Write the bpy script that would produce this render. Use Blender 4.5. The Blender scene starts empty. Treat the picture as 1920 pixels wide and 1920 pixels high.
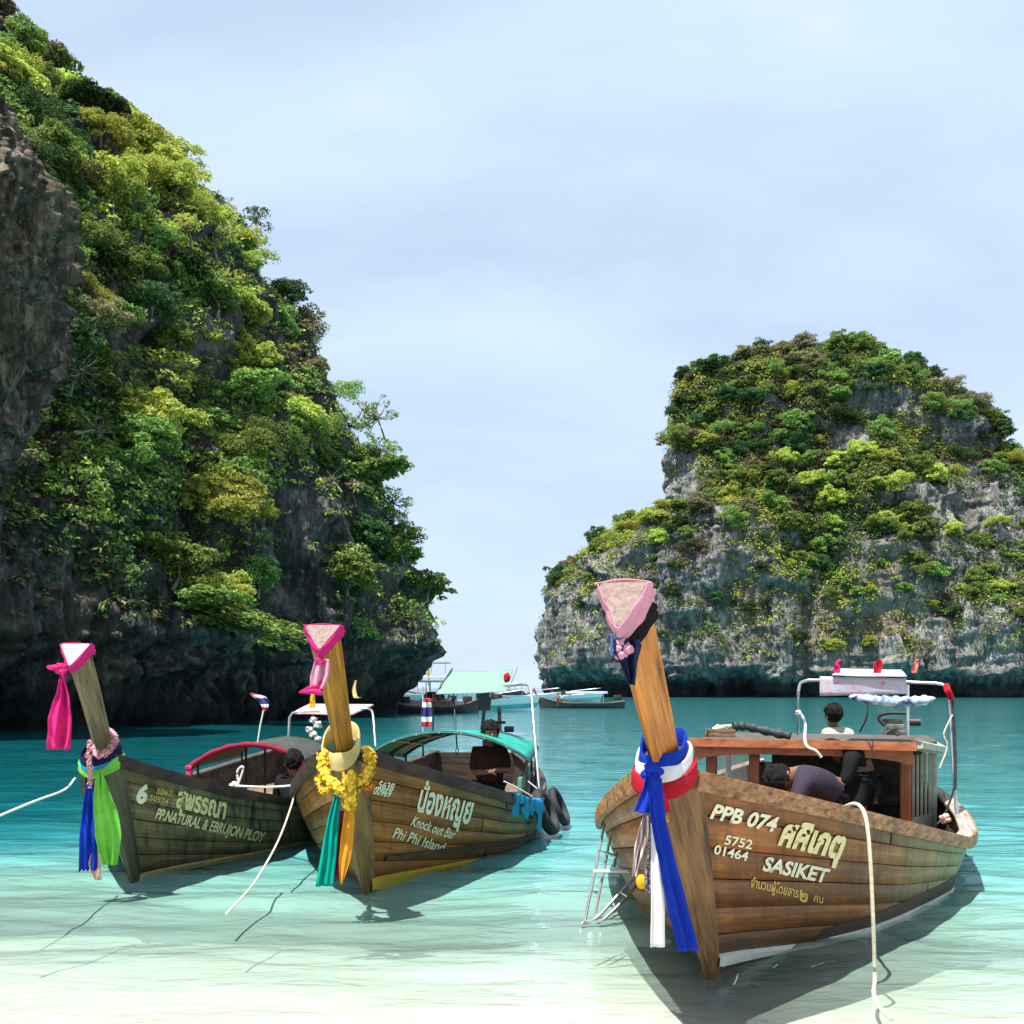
import bpy, bmesh, math, random
import numpy as np
from mathutils import Vector, Matrix

random.seed(7)
rng = np.random.default_rng(7)
SC = bpy.context.scene
COL = SC.collection
R = math.radians

# ------------------------------------------------------------------ camera, sky, sun, exposure
F_PX, EYE, HOR = 1900.0, 1.6, 1290.0          # focal length in photo pixels, eye height, horizon row
cam_d = bpy.data.cameras.new('camera')
cam_d.sensor_width = 36.0
cam_d.lens = 36.0 * F_PX / 1920.0
cam_d.shift_y = (HOR - 960.0) / 1920.0
cam_d.clip_start, cam_d.clip_end = 0.1, 20000.0
cam = bpy.data.objects.new('camera', cam_d)
COL.objects.link(cam)
cam.location = (0, 0, EYE)
cam.rotation_euler = (R(90), 0, 0)
SC.camera = cam

SUN_EL, SUN_DIR = R(70), Vector((-0.66, -0.75))    # where the sun stands: left and behind the camera
sun_az = math.atan2(SUN_DIR.x, SUN_DIR.y)           # clockwise from +Y
world = bpy.data.worlds.new('World')
SC.world = world
world.use_nodes = True
wt = world.node_tree
wn, wl = wt.nodes, wt.links
bg = wn['Background']
sky = wn.new('ShaderNodeTexSky')
sky.sky_type = 'NISHITA'
sky.sun_disc = False
sky.sun_elevation = SUN_EL
sky.sun_rotation = sun_az
sky.air_density, sky.dust_density, sky.ozone_density = 1.0, 1.2, 2.0
tc = wn.new('ShaderNodeTexCoord')
sep = wn.new('ShaderNodeSeparateXYZ')
wl.new(tc.outputs['Generated'], sep.inputs[0])
def wmath(op, a, b):
    n = wn.new('ShaderNodeMath'); n.operation = op
    for i, v in enumerate((a, b)):
        if v is None: continue
        if isinstance(v, (int, float)): n.inputs[i].default_value = v
        else: wl.new(v, n.inputs[i])
    return n.outputs[0]
zc = wmath('ADD', wmath('MAXIMUM', sep.outputs[2], 0.0), 0.34)
comb = wn.new('ShaderNodeCombineXYZ')
wl.new(wmath('DIVIDE', sep.outputs[0], zc), comb.inputs[0])
wl.new(wmath('DIVIDE', sep.outputs[1], zc), comb.inputs[1])
mp = wn.new('ShaderNodeMapping')
mp.inputs['Rotation'].default_value = (0, 0, R(62))
mp.inputs['Scale'].default_value = (1.3, 3.0, 1)
wl.new(comb.outputs[0], mp.inputs[0])
cn = wn.new('ShaderNodeTexNoise')
cn.inputs['Scale'].default_value = 1.1
cn.inputs['Detail'].default_value = 7.0
cn.inputs['Roughness'].default_value = 0.52
cn.inputs['Distortion'].default_value = 0.25
wl.new(mp.outputs[0], cn.inputs['Vector'])
cr = wn.new('ShaderNodeValToRGB')
cr.color_ramp.elements[0].position = 0.40
cr.color_ramp.elements[0].color = (0.68, 0.68, 0.68, 1)
cr.color_ramp.elements[1].position = 0.68
cr.color_ramp.elements[1].color = (1.0, 1.0, 1.0, 1)
wl.new(cn.outputs['Fac'], cr.inputs[0])
cmix = wn.new('ShaderNodeMix'); cmix.data_type = 'RGBA'
wl.new(cr.outputs[0], cmix.inputs['Factor'])
wl.new(sky.outputs[0], cmix.inputs['A'])
cmix.inputs['B'].default_value = (4.6, 5.65, 6.95, 1)      # thin high cloud
wl.new(cmix.outputs['Result'], bg.inputs['Color'])
bg.inputs['Strength'].default_value = 0.084

sun_d = bpy.data.lights.new('sun', 'SUN')
sun_d.energy = 5.0
sun_d.angle = R(0.53)
sun_d.color = (1.0, 0.955, 0.88)
sun = bpy.data.objects.new('sun', sun_d)
COL.objects.link(sun)
h = SUN_DIR.normalized() * math.cos(SUN_EL)
sun.rotation_euler = Vector((h.x, h.y, math.sin(SUN_EL))).to_track_quat('Z', 'Y').to_euler()
sun.location = (-30, -30, 60)

vs = SC.view_settings
vs.view_transform = 'Standard'
vs.look = 'None'
vs.exposure = 0.95
vs.gamma = 1.0
vs.use_curve_mapping = False
SC.render.engine = 'CYCLES'
cy = SC.cycles
cy.max_bounces, cy.diffuse_bounces, cy.glossy_bounces, cy.transmission_bounces, cy.transparent_max_bounces = 5, 2, 2, 2, 8
cy.use_denoising = True
cy.caustics_reflective = cy.caustics_refractive = False

# ------------------------------------------------------------------ helpers
def at(px, py, Y):
    """point of the place at depth Y that the photograph shows at (px, py)"""
    return np.array([(px - 960.0) / F_PX * Y, Y, EYE - (py - HOR) / F_PX * Y])
def proj(P):
    P = np.asarray(P, float)
    return np.stack([960 + F_PX * P[..., 0] / P[..., 1], HOR - F_PX * (P[..., 2] - EYE) / P[..., 1]], -1)

def tag(o, label=None, cat=None, group=None, kind=None):
    if label: o['label'] = label
    if cat: o['category'] = cat
    if group: o['group'] = group
    if kind: o['kind'] = kind
    return o
def link(o, parent=None):
    COL.objects.link(o)
    if parent is not None:
        o.parent = parent
        o.matrix_parent_inverse = parent.matrix_world.inverted()
    return o
def empty(name, loc=(0, 0, 0)):
    o = bpy.data.objects.new(name, None)
    o.empty_display_size = 0.2
    o.location = tuple(float(c) for c in loc)
    COL.objects.link(o)
    o.matrix_world = Matrix.Translation(o.location)
    return o
def mesh_np(name, V, Fc, smooth=True):
    me = bpy.data.meshes.new(name)
    V = np.asarray(V, dtype=np.float32)
    Fc = np.asarray(Fc, dtype=np.int32)
    k = Fc.shape[1]
    me.vertices.add(len(V)); me.vertices.foreach_set('co', V.ravel())
    me.loops.add(Fc.size); me.loops.foreach_set('vertex_index', Fc.ravel())
    me.polygons.add(len(Fc))
    me.polygons.foreach_set('loop_start', np.arange(0, Fc.size, k, dtype=np.int32))
    me.polygons.foreach_set('use_smooth', np.full(len(Fc), smooth))
    me.update(calc_edges=True)
    return me
def obj(name, me, m, parent=None):
    o = bpy.data.objects.new(name, me)
    if m is not None and len(me.materials) == 0: me.materials.append(m)
    return link(o, parent)

class MB:
    """collects shapes, builds them as one mesh object"""
    def __init__(self): self.v, self.f, self.uv = [], [], {}
    def add(self, V, Fs):
        n = len(self.v)
        self.v += [tuple(float(c) for c in p) for p in V]
        self.f += [tuple(i + n for i in f) for f in Fs]
        return self
    def box(self, c, s, rot=None, bev=0.0):
        c = np.array(c, float); hx, hy, hz = np.array(s, float) / 2
        Rm = np.array(rot) if rot is not None else np.eye(3)
        b = min(bev, hx * .45, hy * .45, hz * .45)
        if b <= 0:
            P = np.array([[x, y, z] for x in (-hx, hx) for y in (-hy, hy) for z in (-hz, hz)])
            return self.add(P @ Rm.T + c, [(0,1,3,2),(4,6,7,5),(0,4,5,1),(2,3,7,6),(0,2,6,4),(1,5,7,3)])
        bm = bmesh.new(); bmesh.ops.create_cube(bm, size=1)
        for v in bm.verts: v.co = Vector((v.co.x * 2 * hx, v.co.y * 2 * hy, v.co.z * 2 * hz))
        bmesh.ops.bevel(bm, geom=bm.edges[:], offset=b, segments=2, affect='EDGES', profile=.5)
        P = np.array([v.co for v in bm.verts]); bm.verts.index_update()
        Fs = [tuple(v.index for v in f.verts) for f in bm.faces]; bm.free()
        return self.add(P @ Rm.T + c, Fs)
    def sweep(self, path, prof, up=(0, 0, 1), closed=False, cap=True, scale=None):
        """profile (side, up) swept along a path"""
        path = np.asarray(path, float); prof = np.asarray(prof, float); n, k = len(path), len(prof)
        T = np.gradient(path, axis=0) if not closed else (np.roll(path, -1, 0) - np.roll(path, 1, 0))
        T /= np.linalg.norm(T, axis=1)[:, None] + 1e-12
        ups = np.asarray(up, float)
        if ups.ndim == 1: ups = np.repeat(ups[None], n, 0)
        S = np.cross(T, ups); bad = np.linalg.norm(S, axis=1) < 1e-3
        S[bad] = np.cross(T[bad], np.array([1., .3, .1]))
        S /= np.linalg.norm(S, axis=1)[:, None]; U = np.cross(S, T)
        sc = np.ones(n) if scale is None else np.asarray(scale, float)
        V = (path[:, None] + (S[:, None] * prof[None, :, :1] + U[:, None] * prof[None, :, 1:]) * sc[:, None, None]).reshape(-1, 3)
        Fs = []
        m = n if closed else n - 1
        for i in range(m):
            a, b = i * k, ((i + 1) % n) * k
            for j in range(k):
                j2 = (j + 1) % k
                Fs.append((a + j, a + j2, b + j2, b + j))
        if cap and not closed:
            Fs.append(tuple(range(k))[::-1]); Fs.append(tuple((n - 1) * k + j for j in range(k)))
        return self.add(V, Fs)
    def tube(self, path, r, k=8, closed=False):
        path = np.asarray(path, float); n = len(path)
        rr = np.full(n, r) if np.isscalar(r) else np.asarray(r, float)
        a = np.arange(k) * 2 * math.pi / k
        return self.sweep(path, np.c_[np.cos(a), np.sin(a)], closed=closed, scale=rr)
    def blob(self, c, r, seed=0, rough=.15, sub=2, rot=None):
        bm = bmesh.new(); bmesh.ops.create_icosphere(bm, subdivisions=sub, radius=1)
        P = np.array([v.co for v in bm.verts]); bm.verts.index_update()
        Fs = [tuple(v.index for v in f.verts) for f in bm.faces]; bm.free()
        P = P * (1 + rough * fbm(P * 2.1 + seed * 7.3, 2))[:, None] * np.array(r, float)
        if rot is not None: P = P @ np.array(rot).T
        return self.add(P + np.array(c, float), Fs)
    def grid(self, G, closed_u=False, closed_v=False):
        G = np.asarray(G, float); n, m = G.shape[:2]; Fs = []
        for i in range(n if closed_u else n - 1):
            for j in range(m if closed_v else m - 1):
                i2, j2 = (i + 1) % n, (j + 1) % m
                Fs.append((i * m + j, i2 * m + j, i2 * m + j2, i * m + j2))
        return self.add(G.reshape(-1, 3), Fs)
    def mesh(self, name, smooth=True, origin=None, fix=True):
        me = bpy.data.meshes.new(name)
        V = np.array(self.v, dtype=float)
        if origin is not None: V = V - np.asarray(origin, float)
        me.from_pydata([tuple(p) for p in V], [], self.f)
        if fix:
            bm = bmesh.new(); bm.from_mesh(me); bmesh.ops.recalc_face_normals(bm, faces=bm.faces); bm.to_mesh(me); bm.free()
        if smooth: me.shade_smooth() if hasattr(me, 'shade_smooth') else None
        me.update()
        if smooth:
            try: me.set_sharp_from_angle(angle=R(38))
            except Exception: pass
        return me
    def build(self, name, m, parent=None, smooth=True, solid=0.0, frame=None):
        # the origin sits at the mean of the piece so that a top-level mesh can be moved about itself
        c = np.array(self.v).mean(0)
        me = self.mesh(name, smooth, origin=c)
        o = bpy.data.objects.new(name, me)
        me.materials.append(m)
        M = Matrix.Translation(Vector(c))
        if frame is not None:
            # turn the piece's own axes along its grain
            Fm = np.array(frame, float); V = np.array([v.co for v in me.vertices]) @ Fm
            me.vertices.foreach_set('co', V.astype(np.float32).ravel()); me.update()
            M = M @ Matrix(Fm.tolist()).to_4x4()
        o.matrix_world = M
        link(o, parent)
        if solid:
            md = o.modifiers.new('thickness', 'SOLIDIFY'); md.thickness = solid; md.offset = 0
        return o

# noise in numpy
def _hash(i, j, k, seed):
    n = (i * 73856093) ^ (j * 19349663) ^ (k * 83492791) ^ (seed * 2654435761)
    n = (n ^ (n >> 13)) * 1274126177 & 0xffffffff
    n = (n ^ (n >> 16)) * 2246822519 & 0xffffffff
    return ((n ^ (n >> 15)) & 0xffffff) / float(0xffffff) * 2 - 1
def vnoise(P, seed=0):
    P = np.asarray(P, float); I = np.floor(P).astype(np.int64); f = P - I
    f = f * f * f * (f * (f * 6 - 15) + 10)
    out = 0
    for a in (0, 1):
        for b in (0, 1):
            for c in (0, 1):
                w = (f[..., 0] if a else 1 - f[..., 0]) * (f[..., 1] if b else 1 - f[..., 1]) * (f[..., 2] if c else 1 - f[..., 2])
                out = out + w * _hash(I[..., 0] + a, I[..., 1] + b, I[..., 2] + c, seed)
    return out
def fbm(P, octv=4, seed=0, gain=.5, lac=2.03):
    s, a, P = 0, 1., np.asarray(P, float)
    for o in range(octv):
        s = s + a * vnoise(P, seed + o * 17); P = P * lac + 11.3; a *= gain
    return s
def lerp(a, b, t): return a + (b - a) * t
def crom(pts, n):
    """smooth curve through points"""
    p = np.asarray(pts, float); p = np.vstack([2 * p[0] - p[1], p, 2 * p[-1] - p[-2]])
    k = len(p) - 3; t = np.linspace(0, k - 1e-6, n); i = t.astype(int); f = (t - i)[:, None]
    a, b, c, d = p[i], p[i + 1], p[i + 2], p[i + 3]
    return .5 * (2 * b + (c - a) * f + (2 * a - 5 * b + 4 * c - d) * f ** 2 + (3 * b - a - 3 * c + d) * f ** 3)

# ------------------------------------------------------------------ materials
def newmat(name):
    m = bpy.data.materials.new(name); m.use_nodes = True
    nt = m.node_tree
    return m, nt, nt.nodes, nt.links, nt.nodes['Principled BSDF']
def col4(c): return (c[0], c[1], c[2], 1.0)
def setspec(b, v):
    b.inputs['Specular IOR Level'].default_value = v
def N(nodes, t, **kw):
    n = nodes.new(t)
    for k, v in kw.items(): setattr(n, k, v)
    return n
def ramp(nodes, links, fac, stops):
    r = nodes.new('ShaderNodeValToRGB')
    e = r.color_ramp.elements
    while len(e) > 1: e.remove(e[-1])
    e[0].position, e[0].color = stops[0][0], col4(stops[0][1])
    for p, c in stops[1:]:
        x = e.new(p); x.color = col4(c)
    links.new(fac, r.inputs[0])
    return r.outputs[0]
def noise(nodes, links, vec, scale, detail=4, rough=.55, dist=0.0):
    n = nodes.new('ShaderNodeTexNoise')
    n.inputs['Scale'].default_value = scale; n.inputs['Detail'].default_value = detail
    n.inputs['Roughness'].default_value = rough; n.inputs['Distortion'].default_value = dist
    if vec is not None: links.new(vec, n.inputs['Vector'])
    return n.outputs['Fac']
def mapping(nodes, links, vec, scale=(1, 1, 1), loc=(0, 0, 0), rot=(0, 0, 0)):
    n = nodes.new('ShaderNodeMapping')
    n.inputs['Scale'].default_value = scale; n.inputs['Location'].default_value = loc; n.inputs['Rotation'].default_value = rot
    links.new(vec, n.inputs[0])
    return n.outputs[0]
def mixc(nodes, links, fac, a, b, mode='MIX'):
    n = nodes.new('ShaderNodeMix'); n.data_type = 'RGBA'; n.blend_type = mode
    for sock, v in ((n.inputs['Factor'], fac), (n.inputs['A'], a), (n.inputs['B'], b)):
        if isinstance(v, (int, float)): sock.default_value = v
        elif isinstance(v, tuple): sock.default_value = col4(v)
        else: links.new(v, sock)
    return n.outputs['Result']
def mmath(nodes, links, op, a, b=None, c=None, clamp=False):
    n = nodes.new('ShaderNodeMath'); n.operation = op; n.use_clamp = clamp
    for i, v in enumerate((a, b, c)):
        if v is None: continue
        if isinstance(v, (int, float)): n.inputs[i].default_value = v
        else: links.new(v, n.inputs[i])
    return n.outputs[0]
def bump(nodes, links, hgt, strength, dist=.02):
    n = nodes.new('ShaderNodeBump'); n.inputs['Strength'].default_value = strength; n.inputs['Distance'].default_value = dist
    links.new(hgt, n.inputs['Height']); return n.outputs[0]

def simple(name, c1, c2, scale=6, rough=.6, bmp=0.0, bd=.01, stretch=(1, 1, 1), metal=0.0, spec=.4, detail=5, lo=.3, hi=.7):
    m, nt, n, l, b = newmat(name)
    t = n.new('ShaderNodeTexCoord')
    v = mapping(n, l, t.outputs['Object'], stretch)
    f = noise(n, l, v, scale, detail)
    l.new(ramp(n, l, f, [(lo, c1), (hi, c2)]), b.inputs['Base Color'])
    b.inputs['Roughness'].default_value = rough; b.inputs['Metallic'].default_value = metal; setspec(b, spec)
    if bmp: l.new(bump(n, l, noise(n, l, v, scale * 3, 6), bmp, bd), b.inputs['Normal'])
    return m
def cloth(name, c, var=.25, trans=.3, rough=.85):
    m, nt, n, l, b = newmat(name)
    t = n.new('ShaderNodeTexCoord')
    f = noise(n, l, t.outputs['Object'], 9, 5)
    c2 = tuple(x * (1 - var) for x in c)
    cc = ramp(n, l, f, [(.3, c2), (.7, c)])
    l.new(cc, b.inputs['Base Color']); b.inputs['Roughness'].default_value = rough; setspec(b, .15)
    wv = noise(n, l, mapping(n, l, t.outputs['Object'], (1, 1, 1)), 220, 2)
    l.new(bump(n, l, wv, .25, .002), b.inputs['Normal'])
    tr = n.new('ShaderNodeBsdfTranslucent'); l.new(cc, tr.inputs[0])
    mx = n.new('ShaderNodeMixShader'); mx.inputs[0].default_value = trans
    l.new(b.outputs[0], mx.inputs[1]); l.new(tr.outputs[0], mx.inputs[2])
    l.new(mx.outputs[0], n['Material Output'].inputs[0])
    return m
def plank_mat(name, bow, bow2, aft, s0, s1, wet=(.03, .022, .015), dirt=.5, gloss=.55):
    """boat planking: grain and stains along the plank (uv in metres), varnished bow, weathered paint aft"""
    m, nt, n, l, b = newmat(name)
    uv = n.new('ShaderNodeUVMap').outputs[0]
    oi = n.new('ShaderNodeObjectInfo')
    sx = n.new('ShaderNodeSeparateXYZ'); l.new(uv, sx.inputs[0])
    off = n.new('ShaderNodeCombineXYZ'); l.new(mmath(n, l, 'MULTIPLY', oi.outputs['Random'], 37.0), off.inputs[1])
    va = n.new('ShaderNodeVectorMath'); va.operation = 'ADD'; l.new(uv, va.inputs[0]); l.new(off.outputs[0], va.inputs[1])
    g = noise(n, l, mapping(n, l, va.outputs[0], (1.6, 38, 1)), 1.0, 6, .6, .4)
    base = ramp(n, l, g, [(.25, tuple(c * .55 for c in bow)), (.5, bow), (.8, bow2)])
    pz = noise(n, l, mapping(n, l, va.outputs[0], (1.3, 3.5, 1), (5, 2, 0)), 1.7, 4, .6)
    per = mmath(n, l, 'MULTIPLY', mmath(n, l, 'MULTIPLY_ADD', oi.outputs['Random'], .7, .62), mmath(n, l, 'MULTIPLY_ADD', pz, 2.4, -.2))
    pv = n.new('ShaderNodeCombineXYZ')
    for i in range(3): l.new(per, pv.inputs[i])
    base = mixc(n, l, 1.0, base, pv.outputs[0], 'MULTIPLY')
    big = noise(n, l, mapping(n, l, uv, (1.0, 2.2, 1)), 2.3, 6, .62)
    pos = mmath(n, l, 'ADD', sx.outputs[0], mmath(n, l, 'MULTIPLY_ADD', big, 2.2, -1.1))
    fa = n.new('ShaderNodeMapRange'); fa.inputs[1].default_value = s0; fa.inputs[2].default_value = s1; fa.clamp = True
    l.new(pos, fa.inputs[0])
    aftc = mixc(n, l, noise(n, l, mapping(n, l, uv, (2, 9, 1)), 3, 5), tuple(c * .72 for c in aft), aft)
    colr = mixc(n, l, mmath(n, l, 'MULTIPLY', fa.outputs[0], .9), base, aftc)
    st = noise(n, l, mapping(n, l, uv, (5.5, 1.1, 1), (3.1, 0, 0)), 1.6, 6, .65, .3)
    stf = ramp(n, l, st, [(.46, (0, 0, 0)), (.66, (1, 1, 1))])
    colr = mixc(n, l, mmath(n, l, 'MULTIPLY', stf, dirt), colr, wet)
    sc = noise(n, l, mapping(n, l, uv, (3, 26, 1)), 4.5, 3, .5)
    scf = ramp(n, l, sc, [(.66, (0, 0, 0)), (.74, (1, 1, 1))])
    colr = mixc(n, l, mmath(n, l, 'MULTIPLY', scf, .35), colr, tuple(min(1, c * 2.2 + .04) for c in bow))
    vv_ = mmath(n, l, 'ADD', mmath(n, l, 'MODULO', sx.outputs[1], 9.0), mmath(n, l, 'MULTIPLY_ADD', st, .5, -.25))
    al_ = n.new('ShaderNodeMapRange'); al_.inputs[1].default_value = .38; al_.inputs[2].default_value = .14; al_.clamp = True; l.new(vv_, al_.inputs[0])
    colr = mixc(n, l, mmath(n, l, 'MULTIPLY', al_.outputs[0], .7), colr, (.05, .042, .02))
    l.new(colr, b.inputs['Base Color'])
    l.new(mmath(n, l, 'MULTIPLY_ADD', big, .35, gloss - .17), b.inputs['Roughness']); setspec(b, .35)
    l.new(bump(n, l, mmath(n, l, 'ADD', g, mmath(n, l, 'MULTIPLY', big, .8)), .5, .008), b.inputs['Normal'])
    return m
def wood(name, c1, c2, axis=2, scale=14, rough=.6, crack=True):
    m, nt, n, l, b = newmat(name)
    t = n.new('ShaderNodeTexCoord')
    s = [scale] * 3; s[axis] = scale * .05
    v = mapping(n, l, t.outputs['Object'], tuple(s))
    g = noise(n, l, v, 1.0, 7, .62, .6)
    cc = ramp(n, l, g, [(.32, tuple(c * .22 for c in c1)), (.44, c1), (.7, c2)])
    bl = noise(n, l, t.outputs['Object'], 3.0, 4)
    cc = mixc(n, l, mmath(n, l, 'MULTIPLY', ramp(n, l, bl, [(.45, (0, 0, 0)), (.7, (1, 1, 1))]), .5), cc, tuple(c * .5 for c in c1))
    l.new(cc, b.inputs['Base Color']); b.inputs['Roughness'].default_value = rough; setspec(b, .35)
    l.new(bump(n, l, g, .5, .008), b.inputs['Normal'])
    return m
# ------------------------------------------------------------------ sea bed, sea
def shore(x): return 4.30 - .10 * x + .12 * np.sin(x * 1.3 + .6) + .05 * np.sin(x * 3.1)
DY = np.array([-60, -3, 0, .4, 1.2, 3, 6, 10, 16, 30, 60, 140, 400, 9000.])
DZ = np.array([3.5, .22, 0, .04, .13, .33, 1.0, 1.6, 2.0, 2.3, 2.4, 2.5, 2.6, 12.])
DZ[:2] *= -1
def depth(x, y):
    d = np.interp(y - shore(np.clip(x, -6, 6)), DY, DZ)
    ch = np.clip((-1.5 - x - .06 * (y - 10)) / 5, 0, 1) * np.clip((y - 8.8) / 4, 0, 1)      # channel made up under the left cliff, to darken the water there
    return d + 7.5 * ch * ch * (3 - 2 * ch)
def fan(rows, cols, lo, hi):
    Y = rows[:, None]; X = np.linspace(lo, hi, cols)[None] * (np.maximum(Y, 0) + 4.0)
    return np.broadcast_to(X, (len(rows), cols)).copy(), np.broadcast_to(Y, (len(rows), cols)).copy()
def grid_faces(n, m):
    i = np.arange(n - 1)[:, None] * m + np.arange(m - 1)[None]
    return np.stack([i, i + 1, i + 1 + m, i + m], -1).reshape(-1, 4)

m, nt, n, l, b = newmat('white_sand')
g = n.new('ShaderNodeNewGeometry').outputs['Position']
s1 = noise(n, l, g, 1.1, 5, .6); s2 = noise(n, l, mapping(n, l, g, (1.2, 5, 1)), 1.5, 4); s3 = noise(n, l, g, 180, 2)
c_ = ramp(n, l, s1, [(.3, (.48, .475, .435)), (.7, (.56, .555, .515))])
c_ = mixc(n, l, mmath(n, l, 'MULTIPLY', s3, .25), c_, (.5, .45, .35))
l.new(c_, b.inputs['Base Color']); b.inputs['Roughness'].default_value = .85; setspec(b, .2)
l.new(bump(n, l, mmath(n, l, 'ADD', s2, mmath(n, l, 'MULTIPLY', s3, .08)), .7, .06), b.inputs['Normal'])
SAND = m
rows = np.concatenate([np.linspace(-40, 2, 12), np.linspace(2.3, 12, 60), np.geomspace(12.5, 9000, 70)])
X, Y = fan(rows, 90, -3.0, 3.0)
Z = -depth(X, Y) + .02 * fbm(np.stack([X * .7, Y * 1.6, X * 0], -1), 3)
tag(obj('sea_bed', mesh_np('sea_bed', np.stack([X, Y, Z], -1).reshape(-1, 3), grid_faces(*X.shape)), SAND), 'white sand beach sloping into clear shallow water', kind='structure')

m, nt, n, l, b = newmat('sea_water')
dep = n.new('ShaderNodeAttribute'); dep.attribute_name = 'depth'
df = dep.outputs['Fac']
pos = n.new('ShaderNodeNewGeometry').outputs['Position']
patch = noise(n, l, mapping(n, l, pos, (.05, .09, 1)), 1.0, 3)
dd = mmath(n, l, 'MULTIPLY', df, mmath(n, l, 'MULTIPLY_ADD', patch, 1.2, .4))
a_ = mmath(n, l, 'SUBTRACT', 1.0, mmath(n, l, 'POWER', 2.718, mmath(n, l, 'MULTIPLY', dd, -2.0)), clamp=True)
body = ramp(n, l, a_, [(0.0, (.55, .63, .56)), (.25, (.43, .61, .52)), (.5, (.32, .59, .51)), (.8, (.12, .39, .38)), (1, (.03, .215, .24))])
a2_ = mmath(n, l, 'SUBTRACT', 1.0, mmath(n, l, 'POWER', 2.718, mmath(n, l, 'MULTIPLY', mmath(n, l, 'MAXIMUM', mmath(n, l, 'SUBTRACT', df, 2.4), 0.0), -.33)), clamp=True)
body = mixc(n, l, a2_, body, (.001, .085, .10))  # dark water by the left cliff, painted through the added channel
dif = n.new('ShaderNodeBsdfDiffuse'); l.new(body, dif.inputs[0])
trn = n.new('ShaderNodeBsdfTransparent')
l.new(ramp(n, l, a_, [(0, (.985, 1, .99)), (.25, (.90, .99, .95)), (1, (.6, .9, .86))]), trn.inputs[0])
mx = n.new('ShaderNodeMixShader'); l.new(a_, mx.inputs[0]); l.new(trn.outputs[0], mx.inputs[1]); l.new(dif.outputs[0], mx.inputs[2])
w1 = noise(n, l, mapping(n, l, pos, (.9, 2.1, 1), rot=(0, 0, R(8))), 1.6, 3, .5, .5)
w2 = noise(n, l, mapping(n, l, pos, (1.0, 2.0, 1), rot=(0, 0, R(-14))), 6.0, 3, .55, .4)
w0 = noise(n, l, mapping(n, l, pos, (.5, 1.3, 1)), .35, 3, .5, .3)
hgt = mmath(n, l, 'ADD', mmath(n, l, 'MULTIPLY', w1, .55), mmath(n, l, 'ADD', mmath(n, l, 'MULTIPLY', w2, .16), mmath(n, l, 'MULTIPLY', w0, 1.0)))
nb = bump(n, l, hgt, 1.0, .042)
nb2 = bump(n, l, hgt, 1.0, .13)
gl = n.new('ShaderNodeBsdfGlossy'); gl.inputs['Roughness'].default_value = .045; l.new(nb, gl.inputs['Normal'])
l.new(nb2, dif.inputs['Normal'])
fr = n.new('ShaderNodeFresnel'); fr.inputs[0].default_value = 1.33; l.new(nb, fr.inputs['Normal'])
mx2 = n.new('ShaderNodeMixShader'); l.new(fr.outputs[0], mx2.inputs[0]); l.new(mx.outputs[0], mx2.inputs[1]); l.new(gl.outputs[0], mx2.inputs[2])
l.new(mx2.outputs[0], n['Material Output'].inputs[0]); n.remove(b)
SEA = m
rows = np.concatenate([np.linspace(3.6, 14, 230), np.geomspace(14.05, 9000, 200)])
X, Y = fan(rows, 300, -1.6, 1.6)
amp = .026 * np.clip((Y - 4.3) / 2.2, .12, 1) * np.clip(1.6 - Y / 40, 0, 1)
P2 = np.stack([X * .9 + .2 * Y, Y * 2.2, X * 0], -1)
Z = amp * fbm(P2, 3, seed=5)
me = mesh_np('sea', np.stack([X, Y, Z], -1).reshape(-1, 3), grid_faces(*X.shape))
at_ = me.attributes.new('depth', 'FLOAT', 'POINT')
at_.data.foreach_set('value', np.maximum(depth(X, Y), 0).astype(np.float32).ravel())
tag(obj('sea', me, SEA), 'clear turquoise sea, pale over the sand and painted darker by the left cliff', kind='structure')

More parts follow.
